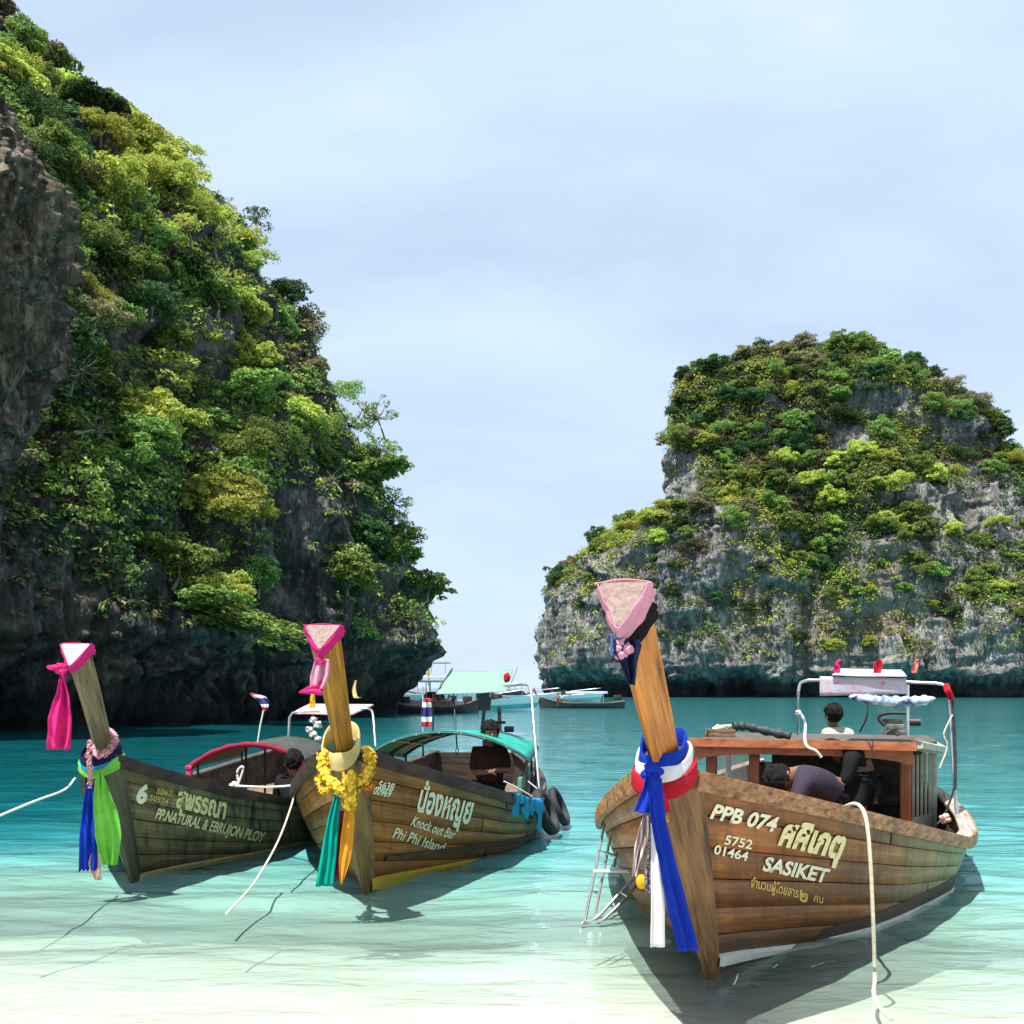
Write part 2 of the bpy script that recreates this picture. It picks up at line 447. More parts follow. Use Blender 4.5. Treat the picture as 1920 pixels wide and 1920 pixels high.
# ------------------------------------------------------------------ rock
def rock_mat(name, sc, dark, mid, light, warm, tide_shade):
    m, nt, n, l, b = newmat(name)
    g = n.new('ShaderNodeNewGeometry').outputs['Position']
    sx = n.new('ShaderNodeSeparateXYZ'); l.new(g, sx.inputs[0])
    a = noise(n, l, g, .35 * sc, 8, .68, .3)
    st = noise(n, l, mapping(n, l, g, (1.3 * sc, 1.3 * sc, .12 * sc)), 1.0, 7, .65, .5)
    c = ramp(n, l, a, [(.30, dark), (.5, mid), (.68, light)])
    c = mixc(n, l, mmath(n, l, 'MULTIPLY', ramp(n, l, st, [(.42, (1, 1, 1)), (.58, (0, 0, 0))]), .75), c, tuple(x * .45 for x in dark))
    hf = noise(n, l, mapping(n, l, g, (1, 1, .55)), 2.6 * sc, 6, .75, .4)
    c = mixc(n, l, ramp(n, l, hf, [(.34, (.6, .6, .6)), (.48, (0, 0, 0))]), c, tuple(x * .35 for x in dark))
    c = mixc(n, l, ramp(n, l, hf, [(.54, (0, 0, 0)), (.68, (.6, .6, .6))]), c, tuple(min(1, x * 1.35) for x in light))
    w = noise(n, l, mapping(n, l, g, (1, 1, .5), (9, 4, 2)), .16 * sc, 5, .6)
    c = mixc(n, l, mmath(n, l, 'MULTIPLY', ramp(n, l, w, [(.55, (0, 0, 0)), (.72, (1, 1, 1))]), .6), c, warm)
    zz = mmath(n, l, 'ADD', sx.outputs[2], mmath(n, l, 'MULTIPLY_ADD', st, 2.4 / sc ** .5, -1.2 / sc ** .5))
    tf = n.new('ShaderNodeMapRange'); tf.inputs[1].default_value = tide_shade; tf.inputs[2].default_value = tide_shade * .5; l.new(zz, tf.inputs[0])
    c = mixc(n, l, mmath(n, l, 'MULTIPLY', tf.outputs[0], .9), c, (.022, .024, .024))  # algae band, raised to paint the undercut's shade into the rock
    l.new(c, b.inputs['Base Color']); b.inputs['Roughness'].default_value = .9; setspec(b, .2)
    vo = n.new('ShaderNodeTexVoronoi'); vo.inputs['Scale'].default_value = 1.0; l.new(mapping(n, l, g, (.9 * sc, .9 * sc, .35 * sc)), vo.inputs['Vector'])
    hh = mmath(n, l, 'ADD', mmath(n, l, 'MULTIPLY', st, 1.0), mmath(n, l, 'ADD', mmath(n, l, 'MULTIPLY', a, .9), mmath(n, l, 'MULTIPLY', vo.outputs['Distance'], .5)))
    hh = mmath(n, l, 'ADD', hh, mmath(n, l, 'MULTIPLY', hf, .9))
    l.new(bump(n, l, hh, 1.0, .6 / sc), b.inputs['Normal'])
    return m
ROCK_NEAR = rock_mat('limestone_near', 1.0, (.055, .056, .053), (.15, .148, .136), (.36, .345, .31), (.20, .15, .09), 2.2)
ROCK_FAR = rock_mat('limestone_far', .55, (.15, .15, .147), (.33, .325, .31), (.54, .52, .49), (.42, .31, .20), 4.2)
ROCK_TAN = rock_mat('limestone_tan', 1.6, (.06, .05, .038), (.26, .205, .14), (.52, .44, .33), (.34, .22, .10), .01)

def cliff(name, ctr, zs, outward, disp, m, closed):
    """contours ctr[z] (nz, nu, 2) stacked at heights zs, pushed out along outward (nz, nu, 2) by disp"""
    nz, nu = ctr.shape[:2]
    P = np.concatenate([ctr, np.broadcast_to(zs[:, None, None], (nz, nu, 1))], -1)
    d = disp(P)
    P[..., :2] += outward * d[..., None]
    P[..., 2] += .35 * fbm(P * .3, 2, seed=31) * np.clip(P[..., 2:3][..., 0] / 4, 0, 1)
    f = grid_faces(nz, nu)
    if closed:
        i = np.arange(nz - 1) * nu
        f = np.vstack([f, np.stack([i + nu - 1, i, i + nu, i + 2 * nu - 1], -1)])
    return P, f

# left cliff: the shore contour, moved back with height
base = np.array([(-75, 30), (-52, 28), (-36, 29), (-26, 30.5), (-19.5, 34.5), (-15.5, 39.5), (-12.2, 45), (-9.0, 50.5), (-6.6, 55.5), (-5.2, 59.5), (-5.4, 63), (-8, 67.5), (-16, 73), (-32, 80), (-60, 86)], float)
ctr0 = crom(base, 900)
seg = np.r_[0, np.cumsum(np.linalg.norm(np.diff(ctr0, axis=0), axis=1))]
dens = np.interp(seg, [0, 42, 52, 100, 108, seg[-1]], [.25, .4, 1, 1, .35, .25])
cum = np.r_[0, np.cumsum((dens[1:] + dens[:-1]) / 2 * np.diff(seg))]
sq = np.interp(np.linspace(0, cum[-1], 620), cum, seg)
ctr0 = np.stack([np.interp(sq, seg, ctr0[:, i]) for i in (0, 1)], -1)
tn = np.gradient(ctr0, axis=0); tn /= np.linalg.norm(tn, axis=1)[:, None]
out0 = np.stack([tn[:, 1], -tn[:, 0]], -1)
KZ = np.array([-2, 0, 1.6, 2.6, 3.6, 6, 9, 13, 17, 20, 23, 26.5, 30, 33, 36, 39, 42, 46, 50])
KX = np.array([1.9, 1.9, 1.7, .9, .05, .5, 1.6, 3.2, 5.2, 6.2, 7.9, 10.4, 12.6, 16.6, 20.2, 23.6, 26.2, 29.5, 33.5])
zsL = np.concatenate([np.linspace(-2, 5, 60), np.linspace(5.1, 50, 250)])
kk = np.interp(zsL, KZ, KX)
kk = np.convolve(np.pad(kk, 4, 'edge'), np.ones(9) / 9, 'valid')
notch = np.interp(zsL, [-2, 0, 1.6, 2.8, 3.8], [1, 1, .9, .4, 0])
ctr = ctr0[None] + kk[:, None, None] * np.array([-1.0, .16])[None, None] * (1 - notch[:, None, None])
ctr = ctr - (notch * 2.0)[:, None, None] * out0[None]
def dispL(P):
    x, y, z = P[..., 0], P[..., 1], P[..., 2]
    big = fbm(P * np.array([.10, .10, .07]), 3, seed=3) * 1.5
    flute = -np.abs(fbm(np.stack([x * .55, y * .55, z * .10], -1), 4, seed=9)) * 1.7
    led = fbm(np.stack([x * .22, y * .22, z * .5], -1), 4, seed=21) * .75
    fine = fbm(P * np.array([1.4, 1.4, .7]), 3, seed=5) * .22 - np.abs(fbm(np.stack([x * 2.2, y * 2.2, z * .5], -1), 2, seed=62)) * .22
    dr = np.clip((5.5 - z) / 3, 0, 1) * np.clip(z / 2, 0, 1) * np.abs(fbm(np.stack([x * 1.6, y * 1.6, z * .25], -1), 2, seed=44)) * .8
    return big + flute + led + fine + dr + .6
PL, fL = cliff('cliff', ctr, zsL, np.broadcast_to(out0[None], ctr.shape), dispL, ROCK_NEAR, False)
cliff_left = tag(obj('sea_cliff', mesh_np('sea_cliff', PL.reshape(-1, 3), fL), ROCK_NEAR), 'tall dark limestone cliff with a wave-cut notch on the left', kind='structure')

# brown overhanging rock at the left edge, part of that cliff
def lump(name, c, r, seed, m, parent, nu=150, nz=150, hang=.35, fine=.16):
    th = np.linspace(0, 2 * math.pi, nu, endpoint=False)[None]; ph = np.linspace(.02, math.pi - .02, nz)[:, None]
    D = np.stack([np.sin(ph) * np.cos(th), np.sin(ph) * np.sin(th), np.cos(ph) + 0 * th], -1)
    S = np.sign(D) * np.abs(D) ** .85
    P = S * np.array(r)
    Q = P + np.array(c)
    k = 1 + .16 * fbm(D * 2.0 + seed, 3) - .13 * np.abs(fbm(np.stack([Q[..., 0] * .7, Q[..., 1] * .7, Q[..., 2] * .22], -1), 4, seed=seed)) + fine * .5 * fbm(Q * 1.5, 3, seed=seed + 2)
    vo_ = np.abs(fbm(np.stack([Q[..., 0] * 1.6, Q[..., 1] * 1.6, Q[..., 2] * .75], -1), 4, seed=seed + 9)); k = k + fine * (.55 - 1.1 * vo_ ** .6)
    P[..., :2] *= k[..., None]
    P[..., 2] += np.where(D[..., 2] < -.2, -hang * np.abs(fbm(np.stack([Q[..., 0] * 1.7, Q[..., 1] * 1.7, 0 * k], -1), 3, seed=seed + 5)) * 2, 0)
    P = P + np.array(c)
    f = grid_faces(nz, nu); i = np.arange(nz - 1) * nu
    f = np.vstack([f, np.stack([i + nu - 1, i, i + nu, i + 2 * nu - 1], -1)])
    return obj(name, mesh_np(name, P.reshape(-1, 3), f[:, ::-1]), m, parent)
lump('overhanging_rock', (-18.3, 31.5, 14.6), (3.9, 3.6, 5.7), 12, ROCK_TAN, cliff_left, 300, 320, hang=.5, fine=.2)
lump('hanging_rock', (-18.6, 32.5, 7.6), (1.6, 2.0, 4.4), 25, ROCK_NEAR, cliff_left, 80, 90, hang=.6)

# island
ZI = np.array([-3, 0, 2.0, 3.6, 5.2, 9, 15.6, 20.6, 25, 29.6, 32.6, 34.6, 36, 41, 50, 58.6, 61.6, 63.6, 65.4, 67])
LPX = np.array([1042, 1042, 1040, 1032, 1024, 1024, 1032, 1046, 1072, 1128, 1175, 1222, 1238, 1242, 1244, 1244, 1258, 1292, 1400, 1500])
RPX = np.array([2040, 2040, 2040, 2040, 2040, 2035, 2030, 2020, 2010, 1990, 1972, 1960, 1950, 1905, 1850, 1735, 1702, 1680, 1650, 1600])
FRN = np.array([169.5, 169.5, 169, 167, 165.5, 166, 168, 170, 172, 174.5, 176, 177, 178, 180.5, 185, 189, 191, 193, 195, 197])
YC = 200.0
zsI = np.concatenate([np.linspace(-3, 7, 60), np.linspace(7.2, 67, 230)])
sm = lambda a: np.convolve(np.pad(a, 2, 'edge'), np.ones(5) / 5, 'valid')
xl = sm(np.interp(zsI, ZI, (LPX - 960) / F_PX * YC)); xr = sm(np.interp(zsI, ZI, (RPX - 960) / F_PX * YC)); yf = sm(np.interp(zsI, ZI, FRN))
th = np.concatenate([np.linspace(R(-20), R(200), 640), np.linspace(R(203), R(337), 40)])
ca, sa = np.cos(th), np.sin(th)
e = .62
cx, ax_, by = (xl + xr) / 2, (xr - xl) / 2, YC - yf
ctr = np.stack([cx[:, None] - ax_[:, None] * (np.sign(ca) * np.abs(ca) ** e)[None], YC - by[:, None] * (np.sign(sa) * np.abs(sa) ** e)[None]], -1)
oI = np.stack([-ca, -sa * .9], -1); oI /= np.linalg.norm(oI, axis=1)[:, None]
def dispI(P):
    x, y, z = P[..., 0], P[..., 1], P[..., 2]
    big = fbm(P * np.array([.035, .035, .03]), 3, seed=13) * 3.0
    flute = -np.abs(fbm(np.stack([x * .16, y * .16, z * .03], -1), 4, seed=19)) * 3.2
    led = fbm(np.stack([x * .06, y * .06, z * .16], -1), 4, seed=27) * 1.7
    fine = fbm(P * np.array([.5, .5, .22]), 3, seed=15) * .55 - np.abs(fbm(np.stack([x * .9, y * .9, z * .22], -1), 3, seed=61)) * .55 + fbm(np.stack([x * .3, y * .3, z * 1.1], -1), 2, seed=66) * .28
    cave = -5.0 * np.exp(-(((x - 98) / 5.5) ** 2 + ((z - 1.5) / 4.0) ** 2))
    top = np.clip((67 - z) / 6, .15, 1)
    return (big + flute + led) * top + fine + 1.2 + cave
PI_, fI = cliff('island', ctr, zsI, np.broadcast_to(oI[None], ctr.shape), dispI, ROCK_FAR, True)
nzI, nuI = PI_.shape[:2]
capc = np.array([[PI_[-1, :, 0].mean(), YC, 68.2]])
Vi = np.vstack([PI_.reshape(-1, 3), capc]); j = np.arange(nuI); k0 = (nzI - 1) * nuI
fcap = np.stack([k0 + j, k0 + (j + 1) % nuI, np.full(nuI, len(Vi) - 1), np.full(nuI, len(Vi) - 1)], -1)
meI = bpy.data.meshes.new('island')
meI.from_pydata([tuple(p) for p in Vi.tolist()], [], [tuple(q) for q in fI.tolist()] + [tuple(q[:3]) for q in fcap.tolist()])
meI.polygons.foreach_set('use_smooth', np.full(len(meI.polygons), True)); meI.update()
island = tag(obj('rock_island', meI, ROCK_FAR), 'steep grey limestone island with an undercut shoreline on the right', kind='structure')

# ------------------------------------------------------------------ foliage
def leaf_mat(name, c1, c2, c3, tr=.35):
    m, nt, n, l, b = newmat(name)
    g = n.new('ShaderNodeNewGeometry'); oi = n.new('ShaderNodeObjectInfo')
    r1 = g.outputs['Random Per Island']
    c = ramp(n, l, r1, [(0, c1), (.55, c2), (1, c3)])
    hs = n.new('ShaderNodeHueSaturation')
    l.new(mmath(n, l, 'MULTIPLY_ADD', oi.outputs['Random'], .05, .475), hs.inputs['Hue'])
    l.new(mmath(n, l, 'MULTIPLY_ADD', oi.outputs['Random'], .7, .65), hs.inputs['Value'])
    l.new(c, hs.inputs['Color'])
    n.remove(b)
    d = n.new('ShaderNodeBsdfDiffuse'); t = n.new('ShaderNodeBsdfTranslucent')
    l.new(hs.outputs[0], d.inputs[0])
    tm = mixc(n, l, .5, hs.outputs[0], (.30, .36, .02), 'MIX'); l.new(hs.outputs[0], t.inputs[0])
    mx = n.new('ShaderNodeMixShader'); mx.inputs[0].default_value = tr
    l.new(d.outputs[0], mx.inputs[1]); l.new(t.outputs[0], mx.inputs[2])
    l.new(mx.outputs[0], n['Material Output'].inputs[0])
    return m
LEAF = {
 'bright': leaf_mat('leaf_bright', (.22, .30, .045), (.42, .48, .09), (.60, .60, .17), .42),
 'mid':    leaf_mat('leaf_mid', (.08, .155, .035), (.19, .29, .07), (.35, .43, .13)),
 'dark':   leaf_mat('leaf_dark', (.026, .065, .022), (.065, .125, .045), (.13, .20, .08)),
 'olive':  leaf_mat('leaf_olive', (.13, .12, .055), (.22, .20, .10), (.34, .30, .17)),
}
BARK = wood('bark_grey', (.12, .10, .075), (.30, .26, .21), 2, 10, .9)

def leaves_mesh(name, C, Nn, size, seed):
    """diamond leaves at C facing Nn, half of them folded along the midrib"""
    g = np.random.default_rng(seed); n = len(C)
    Nn = Nn / (np.linalg.norm(Nn, axis=1)[:, None] + 1e-9)
    t = g.normal(size=(n, 3)); t -= (t * Nn).sum(1)[:, None] * Nn; t /= np.linalg.norm(t, axis=1)[:, None] + 1e-9
    bt = np.cross(Nn, t)
    s = size * g.uniform(.6, 1.35, (n, 1)); w = s * g.uniform(.38, .62, (n, 1))
    fold = Nn * s * g.uniform(-.05, .3, (n, 1))
    V = np.stack([C - t * s, C + bt * w + fold, C + t * s - Nn * s * .25, C - bt * w + fold], 1).reshape(-1, 3)
    i = np.arange(n)[:, None] * 4
    Fc = np.concatenate([i + np.array([[0, 1, 2]]), i + np.array([[0, 2, 3]])], 1).reshape(-1, 3)
    return mesh_np(name, V, Fc, False)
def unit(g, n):
    v = g.normal(size=(n, 3)); return v / np.linalg.norm(v, axis=1)[:, None]
def crown_points(seed, n_cl, per, flat, open_=.0, hang=0.0):
    g = np.random.default_rng(seed)
    c = unit(g, n_cl * 4); c = c[c[:, 2] > -.62 - hang][:n_cl]
    rad = g.uniform(.36, 1.05, (len(c), 1)); c = c * rad * np.array([1, 1, flat]) * g.uniform(.72, 1.2, (1, 3))
    c[:, :2] += g.normal(size=(len(c), 2)) * .08
    C, Nn = [], []
    for q in c:
        r = g.uniform(.16, .33) * (1 - open_ * .4); k = int(per * (r / .25) ** 2)
        d = unit(g, k); d[:, 2] = np.where(d[:, 2] < -.35, -d[:, 2], d[:, 2])
        C.append(q + d * r * g.uniform(.55, 1.05, (k, 1)) * np.array([1.1, 1.1, .92])); Nn.append(d + g.normal(size=(k, 3)) * .55 + np.array([0, 0, .15]))
    return np.vstack(C), np.vstack(Nn), c
def limb_mesh(name, tips, trunk_h, seed, r0=.06):
    g = np.random.default_rng(seed); mb = MB()
    top = np.array([g.normal() * .08, g.normal() * .08, -.1])
    mb.tube(crom([(0, 0, -trunk_h), (g.normal() * .06, g.normal() * .06, -trunk_h * .5), top], 7), np.linspace(r0, r0 * .6, 7), 6)
    for q in tips:
        mid = top * .5 + q * .5 + g.normal(size=3) * .07 + np.array([0, 0, -.05])
        mb.tube(crom([top, mid, q], 6), np.linspace(r0 * .5, r0 * .12, 6), 5)
    return mb.mesh(name)
CROWNS = []
for i in range(9):
    flat = [.78, .95, .7, .85, 1.0, .75, .9, .68, .8][i]
    C, Nn, cl = crown_points(100 + i, [44, 52, 38, 60, 46, 50, 40, 55, 48][i], 80, flat)
    CROWNS.append((leaves_mesh('crown', C, Nn, [.056, .075, .05, .088, .065, .06, .08, .052, .07][i], 200 + i), limb_mesh('trunk', cl[::5], 1.0, 300 + i)))
SPARSE = []
for i in range(4):
    C, Nn, cl = crown_points(400 + i, 30, 30, .8, open_=.6)
    SPARSE.append((leaves_mesh('crown', C, Nn, .065, 500 + i), limb_mesh('trunk', cl, 1.1, 600 + i, .045)))
def variant(meshes, m):
    out = []
    for c, t in meshes:
        c2 = c.copy(); c2.materials.append(m); t2 = t.copy(); t2.materials.append(BARK); out.append((c2, t2))
    return out
KIND = {k: variant(CROWNS, v) for k, v in LEAF.items()}
KINDS = {k: variant(SPARSE, v) for k, v in LEAF.items()}
def tree(P, size, kind, label, group, name='cliff_tree', sparse=False, tilt=(0, 0), cat='tree', sc=(1, 1, 1), idx=None):
    src = (KINDS if sparse else KIND)[kind]
    c, t = src[idx % len(src)] if idx is not None else random.choice(src)
    root = bpy.data.objects.new(name, None); COL.objects.link(root)
    root.empty_display_size = .1
    root.location = P; root.rotation_euler = (tilt[0], tilt[1], random.uniform(0, 6.28)); root.scale = tuple(size * q for q in sc)
    a = bpy.data.objects.new('crown', c); COL.objects.link(a); a.parent = root
    b_ = bpy.data.objects.new('trunk', t); COL.objects.link(b_); b_.parent = root
    tag(root, label, cat, group)
    return root

def surf_info(P):
    """centres and normals of the quads of a cliff grid"""
    a, b_, c, d = P[:-1, :-1], P[:-1, 1:], P[1:, 1:], P[1:, :-1]
    ce = (a + b_ + c + d) / 4; nn = np.cross(b_ - a, d - a); ar = np.linalg.norm(nn, axis=-1)
    return ce.reshape(-1, 3), (nn / (ar[..., None] + 1e-9)).reshape(-1, 3), ar.ravel()
CEL, NOL, ARL = surf_info(PL)
CEI, NOI, ARI = surf_info(PI_)
def visible(ce, no, margin=120):
    p = proj(ce); v = np.array([0, 0, EYE]) - ce
    return (p[:, 0] > -margin) & (p[:, 0] < 1920 + margin) & (p[:, 1] > -margin) & ((v * no).sum(1) > -.15 * np.linalg.norm(v, axis=1)), p
def pick(ce, ar, w, n, dmin, seed):
    """n spots drawn by area and weight, none nearer to another than dmin"""
    g = np.random.default_rng(seed); pr = ar * w; pr = pr / pr.sum()
    ids = g.choice(len(ce), size=min(n * 14, len(ce) - 1), replace=True, p=pr); out = []
    for i in ids:
        q = ce[i]
        if out:
            d = np.linalg.norm(np.array([ce[o] for o in out]) - q, axis=1)
            if d.min() < dmin * g.uniform(.6, 1.3): continue
        out.append(i)
        if len(out) >= n: break
    return out
for nm in ('L', 'I'):
    ce, no, ar = (CEL, NOL, ARL) if nm == 'L' else (CEI, NOI, ARI)
    if (no[:, :2] * (ce[:, :2] - np.array([-45, 60]) if nm == 'L' else ce[:, :2] - np.array([60, YC]))).sum(1).mean() < 0: no *= -1

# where plants hold on the left cliff
vis, pp = visible(CEL, NOL, 160)
zc_ = CEL[:, 2]; nz_ = NOL[:, 2]
patchL = fbm(CEL * .16, 3, seed=71)
wL = np.clip(.75 + nz_ * .7 + patchL * .6, .0, 1.6) * np.interp(zc_, [3.6, 5, 8, 11, 50], [0, .25, .75, 1, 1])
# the face near the headland stays mostly bare below mid height
wL *= np.where((pp[:, 0] > 480) & (pp[:, 1] > 930), np.where(patchL > .3, .45, .06), 1)
wL *= np.where((pp[:, 0] < 150) & (pp[:, 1] > 230) & (pp[:, 1] < 900) & (CEL[:, 1] < 36), .1, 1)
wL *= vis
spots = pick(CEL, ARL, wL, 290, .95, 5)
LABL = {'bright': 'bright yellow-green leafy tree clinging to the tall left cliff', 'mid': 'mid green leafy tree clinging to the tall left cliff',
        'dark': 'dark green leafy tree clinging to the tall left cliff', 'olive': 'dry olive-brown bush clinging to the tall left cliff'}
LABI = {'bright': 'bright yellow-green tree on the grey rock island', 'mid': 'mid green tree on the grey rock island',
        'dark': 'dark green tree on the grey rock island', 'olive': 'dry olive-brown bush on the grey rock island'}
LOOK = {'bright': 'bright yellow-green tree', 'mid': 'mid green tree', 'dark': 'dark green tree', 'olive': 'dry olive-brown bush'}
def where_L(kd, s, p):
    sky_x = np.interp(p[1], [0, 100, 300, 400, 600, 780, 1050, 1225], [50, 120, 345, 505, 640, 700, 780, 800])
    big = 'large' if s > 1.45 else 'small' if s < 1.05 else 'medium-sized'
    if sky_x - p[0] < 70: pl = 'on the skyline edge of the left cliff, ' + ('near its top' if p[1] < 300 else 'halfway down' if p[1] < 620 else 'above the headland')
    elif p[0] < 190: pl = 'beside the brown overhanging rock, ' + ('above it' if p[1] < 330 else 'level with it' if p[1] < 850 else 'below it')
    else: pl = ('high' if p[1] < 480 else 'midway up' if p[1] < 800 else 'low') + ' on the left cliff, ' + ('nearer the overhanging rock' if p[0] < 400 else 'nearer the headland')
    t = big + ' ' + LOOK[kd] + ' ' + pl
    return t, t
def where_I(kd, s, p):
    big = 'large' if s > 2.7 else 'small' if s < 2.0 else 'medium-sized'
    v = 'on the summit of' if p[1] < 720 else 'on the upper slope of' if p[1] < 860 else 'halfway down' if p[1] < 1010 else 'on the bare lower rock of'
    h_ = 'at the left end' if p[0] < 1300 else 'left of the middle' if p[0] < 1500 else 'right of the middle' if p[0] < 1720 else 'at the right end'
    t = big + ' ' + LOOK[kd] + ' ' + v + ' the island, ' + h_
    return t, t
hueL = fbm(CEL * .11, 2, seed=81)
g = np.random.default_rng(11)
for i in spots:
    h_ = hueL[i] + g.normal() * .38
    kd = 'bright' if h_ > .34 else 'mid' if h_ > -.12 else 'dark' if h_ > -.5 else 'olive'
    s = g.uniform(.7, 1.75) * (1.12 if kd == 'bright' else 1)
    P_ = CEL[i] + NOL[i] * s * .35 + np.array([0, 0, s * .30])
    lab, grp = where_L(kd, s, pp[i])
    tree(P_, s, kd, lab, grp, sparse=(g.random() < .12),
         tilt=(g.normal() * .2 - NOL[i][1] * .35, g.normal() * .2 + NOL[i][0] * .35), sc=(1.1, 1.1, g.uniform(.75, 1.05)), cat='bush' if kd == 'olive' else 'tree', name='cliff_bush' if kd == 'olive' else 'cliff_tree')
# low cover between the trees, nobody could count it
def cover(name, ce, no, ar, w, n, size, seed, m, label, lift):
    g = np.random.default_rng(seed); pr = ar * w; pr /= pr.sum()
    k = 14; cs = g.choice(len(ce), size=n // k, replace=True, p=pr)
    d = unit(g, len(cs) * k); d[:, 2] = np.abs(d[:, 2])
    C = np.repeat(ce[cs] + no[cs] * lift * .4, k, 0) + d * lift * g.uniform(.3, 1.0, (len(cs) * k, 1))
    Nn = d + np.repeat(no[cs], k, 0) * .5 + np.array([0, 0, .4]) + g.normal(size=d.shape) * .35
    o = obj(name, leaves_mesh(name, C, Nn, size, seed + 1), m)
    return tag(o, label, 'undergrowth', kind='stuff')
for kd, off, cnt in (('mid', 0, 78000), ('dark', 3, 66000), ('olive', 6, 34000), ('bright', 9, 36000)):
    wk = wL * np.clip(.5 + 1.4 * fbm(CEL * .22 + off * 9.1, 2, seed=90 + off), .02, 3)
    wk = wk + .10 * wk.mean() * (zc_ > 4)
    cover('undergrowth', CEL, NOL, ARL, wk * vis, cnt, .125, 700 + off, LEAF[kd], {'mid': 'mid green creepers covering the left cliff between the trees', 'dark': 'dark green creepers covering the left cliff between the trees', 'olive': 'dry brownish scrub covering the left cliff between the trees', 'bright': 'yellow-green creepers covering the left cliff between the trees'}[kd], .42)

# island
visI, pI = visible(CEI, NOI, 60)
zi = CEI[:, 2]; patchI = fbm(CEI * .05, 3, seed=73)
wI = np.clip(.30 + NOI[:, 2] * 1.2 + patchI * .75, 0, 1.6) * np.interp(zi, [4.5, 8, 18, 27, 34, 67], [0, .26, .42, .72, 1.0, 1.1])
wI *= np.where((pI[:, 0] < 1310) & (pI[:, 1] > 850) & (pI[:, 1] < 950) & (pI[:, 0] > 1215), .12, 1)
wI *= np.where(((pI[:, 0] - 1595) / 42) ** 2 + ((pI[:, 1] - 830) / 32) ** 2 < 1, .02, 1)
wI *= np.where(((pI[:, 0] - 1660) / 80) ** 2 + ((pI[:, 1] - 755) / 24) ** 2 < 1, .12, 1)
wI *= np.where((pI[:, 0] < 1268) & (pI[:, 1] > 690) & (pI[:, 1] < 950), .3, 1)
wI *= visI
spotsI = pick(CEI, ARI, wI, 293, 2.2, 6)
hueI = fbm(CEI * .035, 2, seed=83)
for i in spotsI:
    h_ = hueI[i] + g.normal() * .36 + (pI[i][0] - 1550) / 1500
    kd = 'bright' if h_ > .30 else 'mid' if h_ > -.15 else 'dark' if h_ > -.55 else 'olive'
    s = g.uniform(1.5, 3.1) * (.75 if zi[i] < 24 else 1) * (.75 if pI[i][0] < 1260 else 1)
    P_ = CEI[i] + NOI[i] * s * .3 + np.array([0, 0, s * .25])
    lab, grp = where_I(kd, s, pI[i])
    tree(P_, s, kd, lab, grp, tilt=(g.normal() * .15, g.normal() * .15), sc=(1.1, 1.1, g.uniform(.75, 1.05)), cat='bush' if kd == 'olive' else 'tree', name='island_bush' if kd == 'olive' else 'island_tree')
for kd, off, cnt in (('mid', 0, 84000), ('dark', 3, 52000), ('olive', 6, 44000), ('bright', 9, 52000)):
    wk = wI ** 1.35 * np.clip(.45 + 1.5 * fbm(CEI * .07 + off * 9.1, 2, seed=190 + off), .02, 3)
    cover('undergrowth', CEI, NOI, ARI, wk * visI, cnt, .25, 800 + off, LEAF[kd], {'mid': 'mid green scrub covering the island between the trees', 'dark': 'dark green scrub covering the island between the trees', 'olive': 'dry brownish scrub covering the island between the trees', 'bright': 'yellow-green scrub covering the island between the trees'}[kd], 1.25)
# ------------------------------------------------------------------ longtail boats
DARKWOOD = wood('dark_wood', (.035, .025, .018), (.10, .07, .045), 0, 10, .7)
DECKWOOD = wood('deck_wood', (.16, .10, .055), (.32, .21, .12), 0, 9, .75)
ROPE = simple('rope_cream', (.50, .43, .30), (.72, .66, .52), 60, .9, .8, .004)
ROPE_W = simple('rope_white', (.62, .62, .58), (.80, .80, .76), 60, .9, .8, .004)
STEEL = simple('steel_tube', (.42, .43, .44), (.62, .63, .64), 14, .32, metal=.85)
BLACKM = simple('black_metal', (.012, .012, .013), (.035, .033, .03), 12, .5, .2, .004)
RUBBER = simple('black_rubber', (.012, .012, .013), (.03, .03, .032), 18, .75, .3, .004)
GREASE = simple('engine_metal', (.05, .05, .05), (.24, .23, .21), 9, .45, .3, .006, metal=.5)

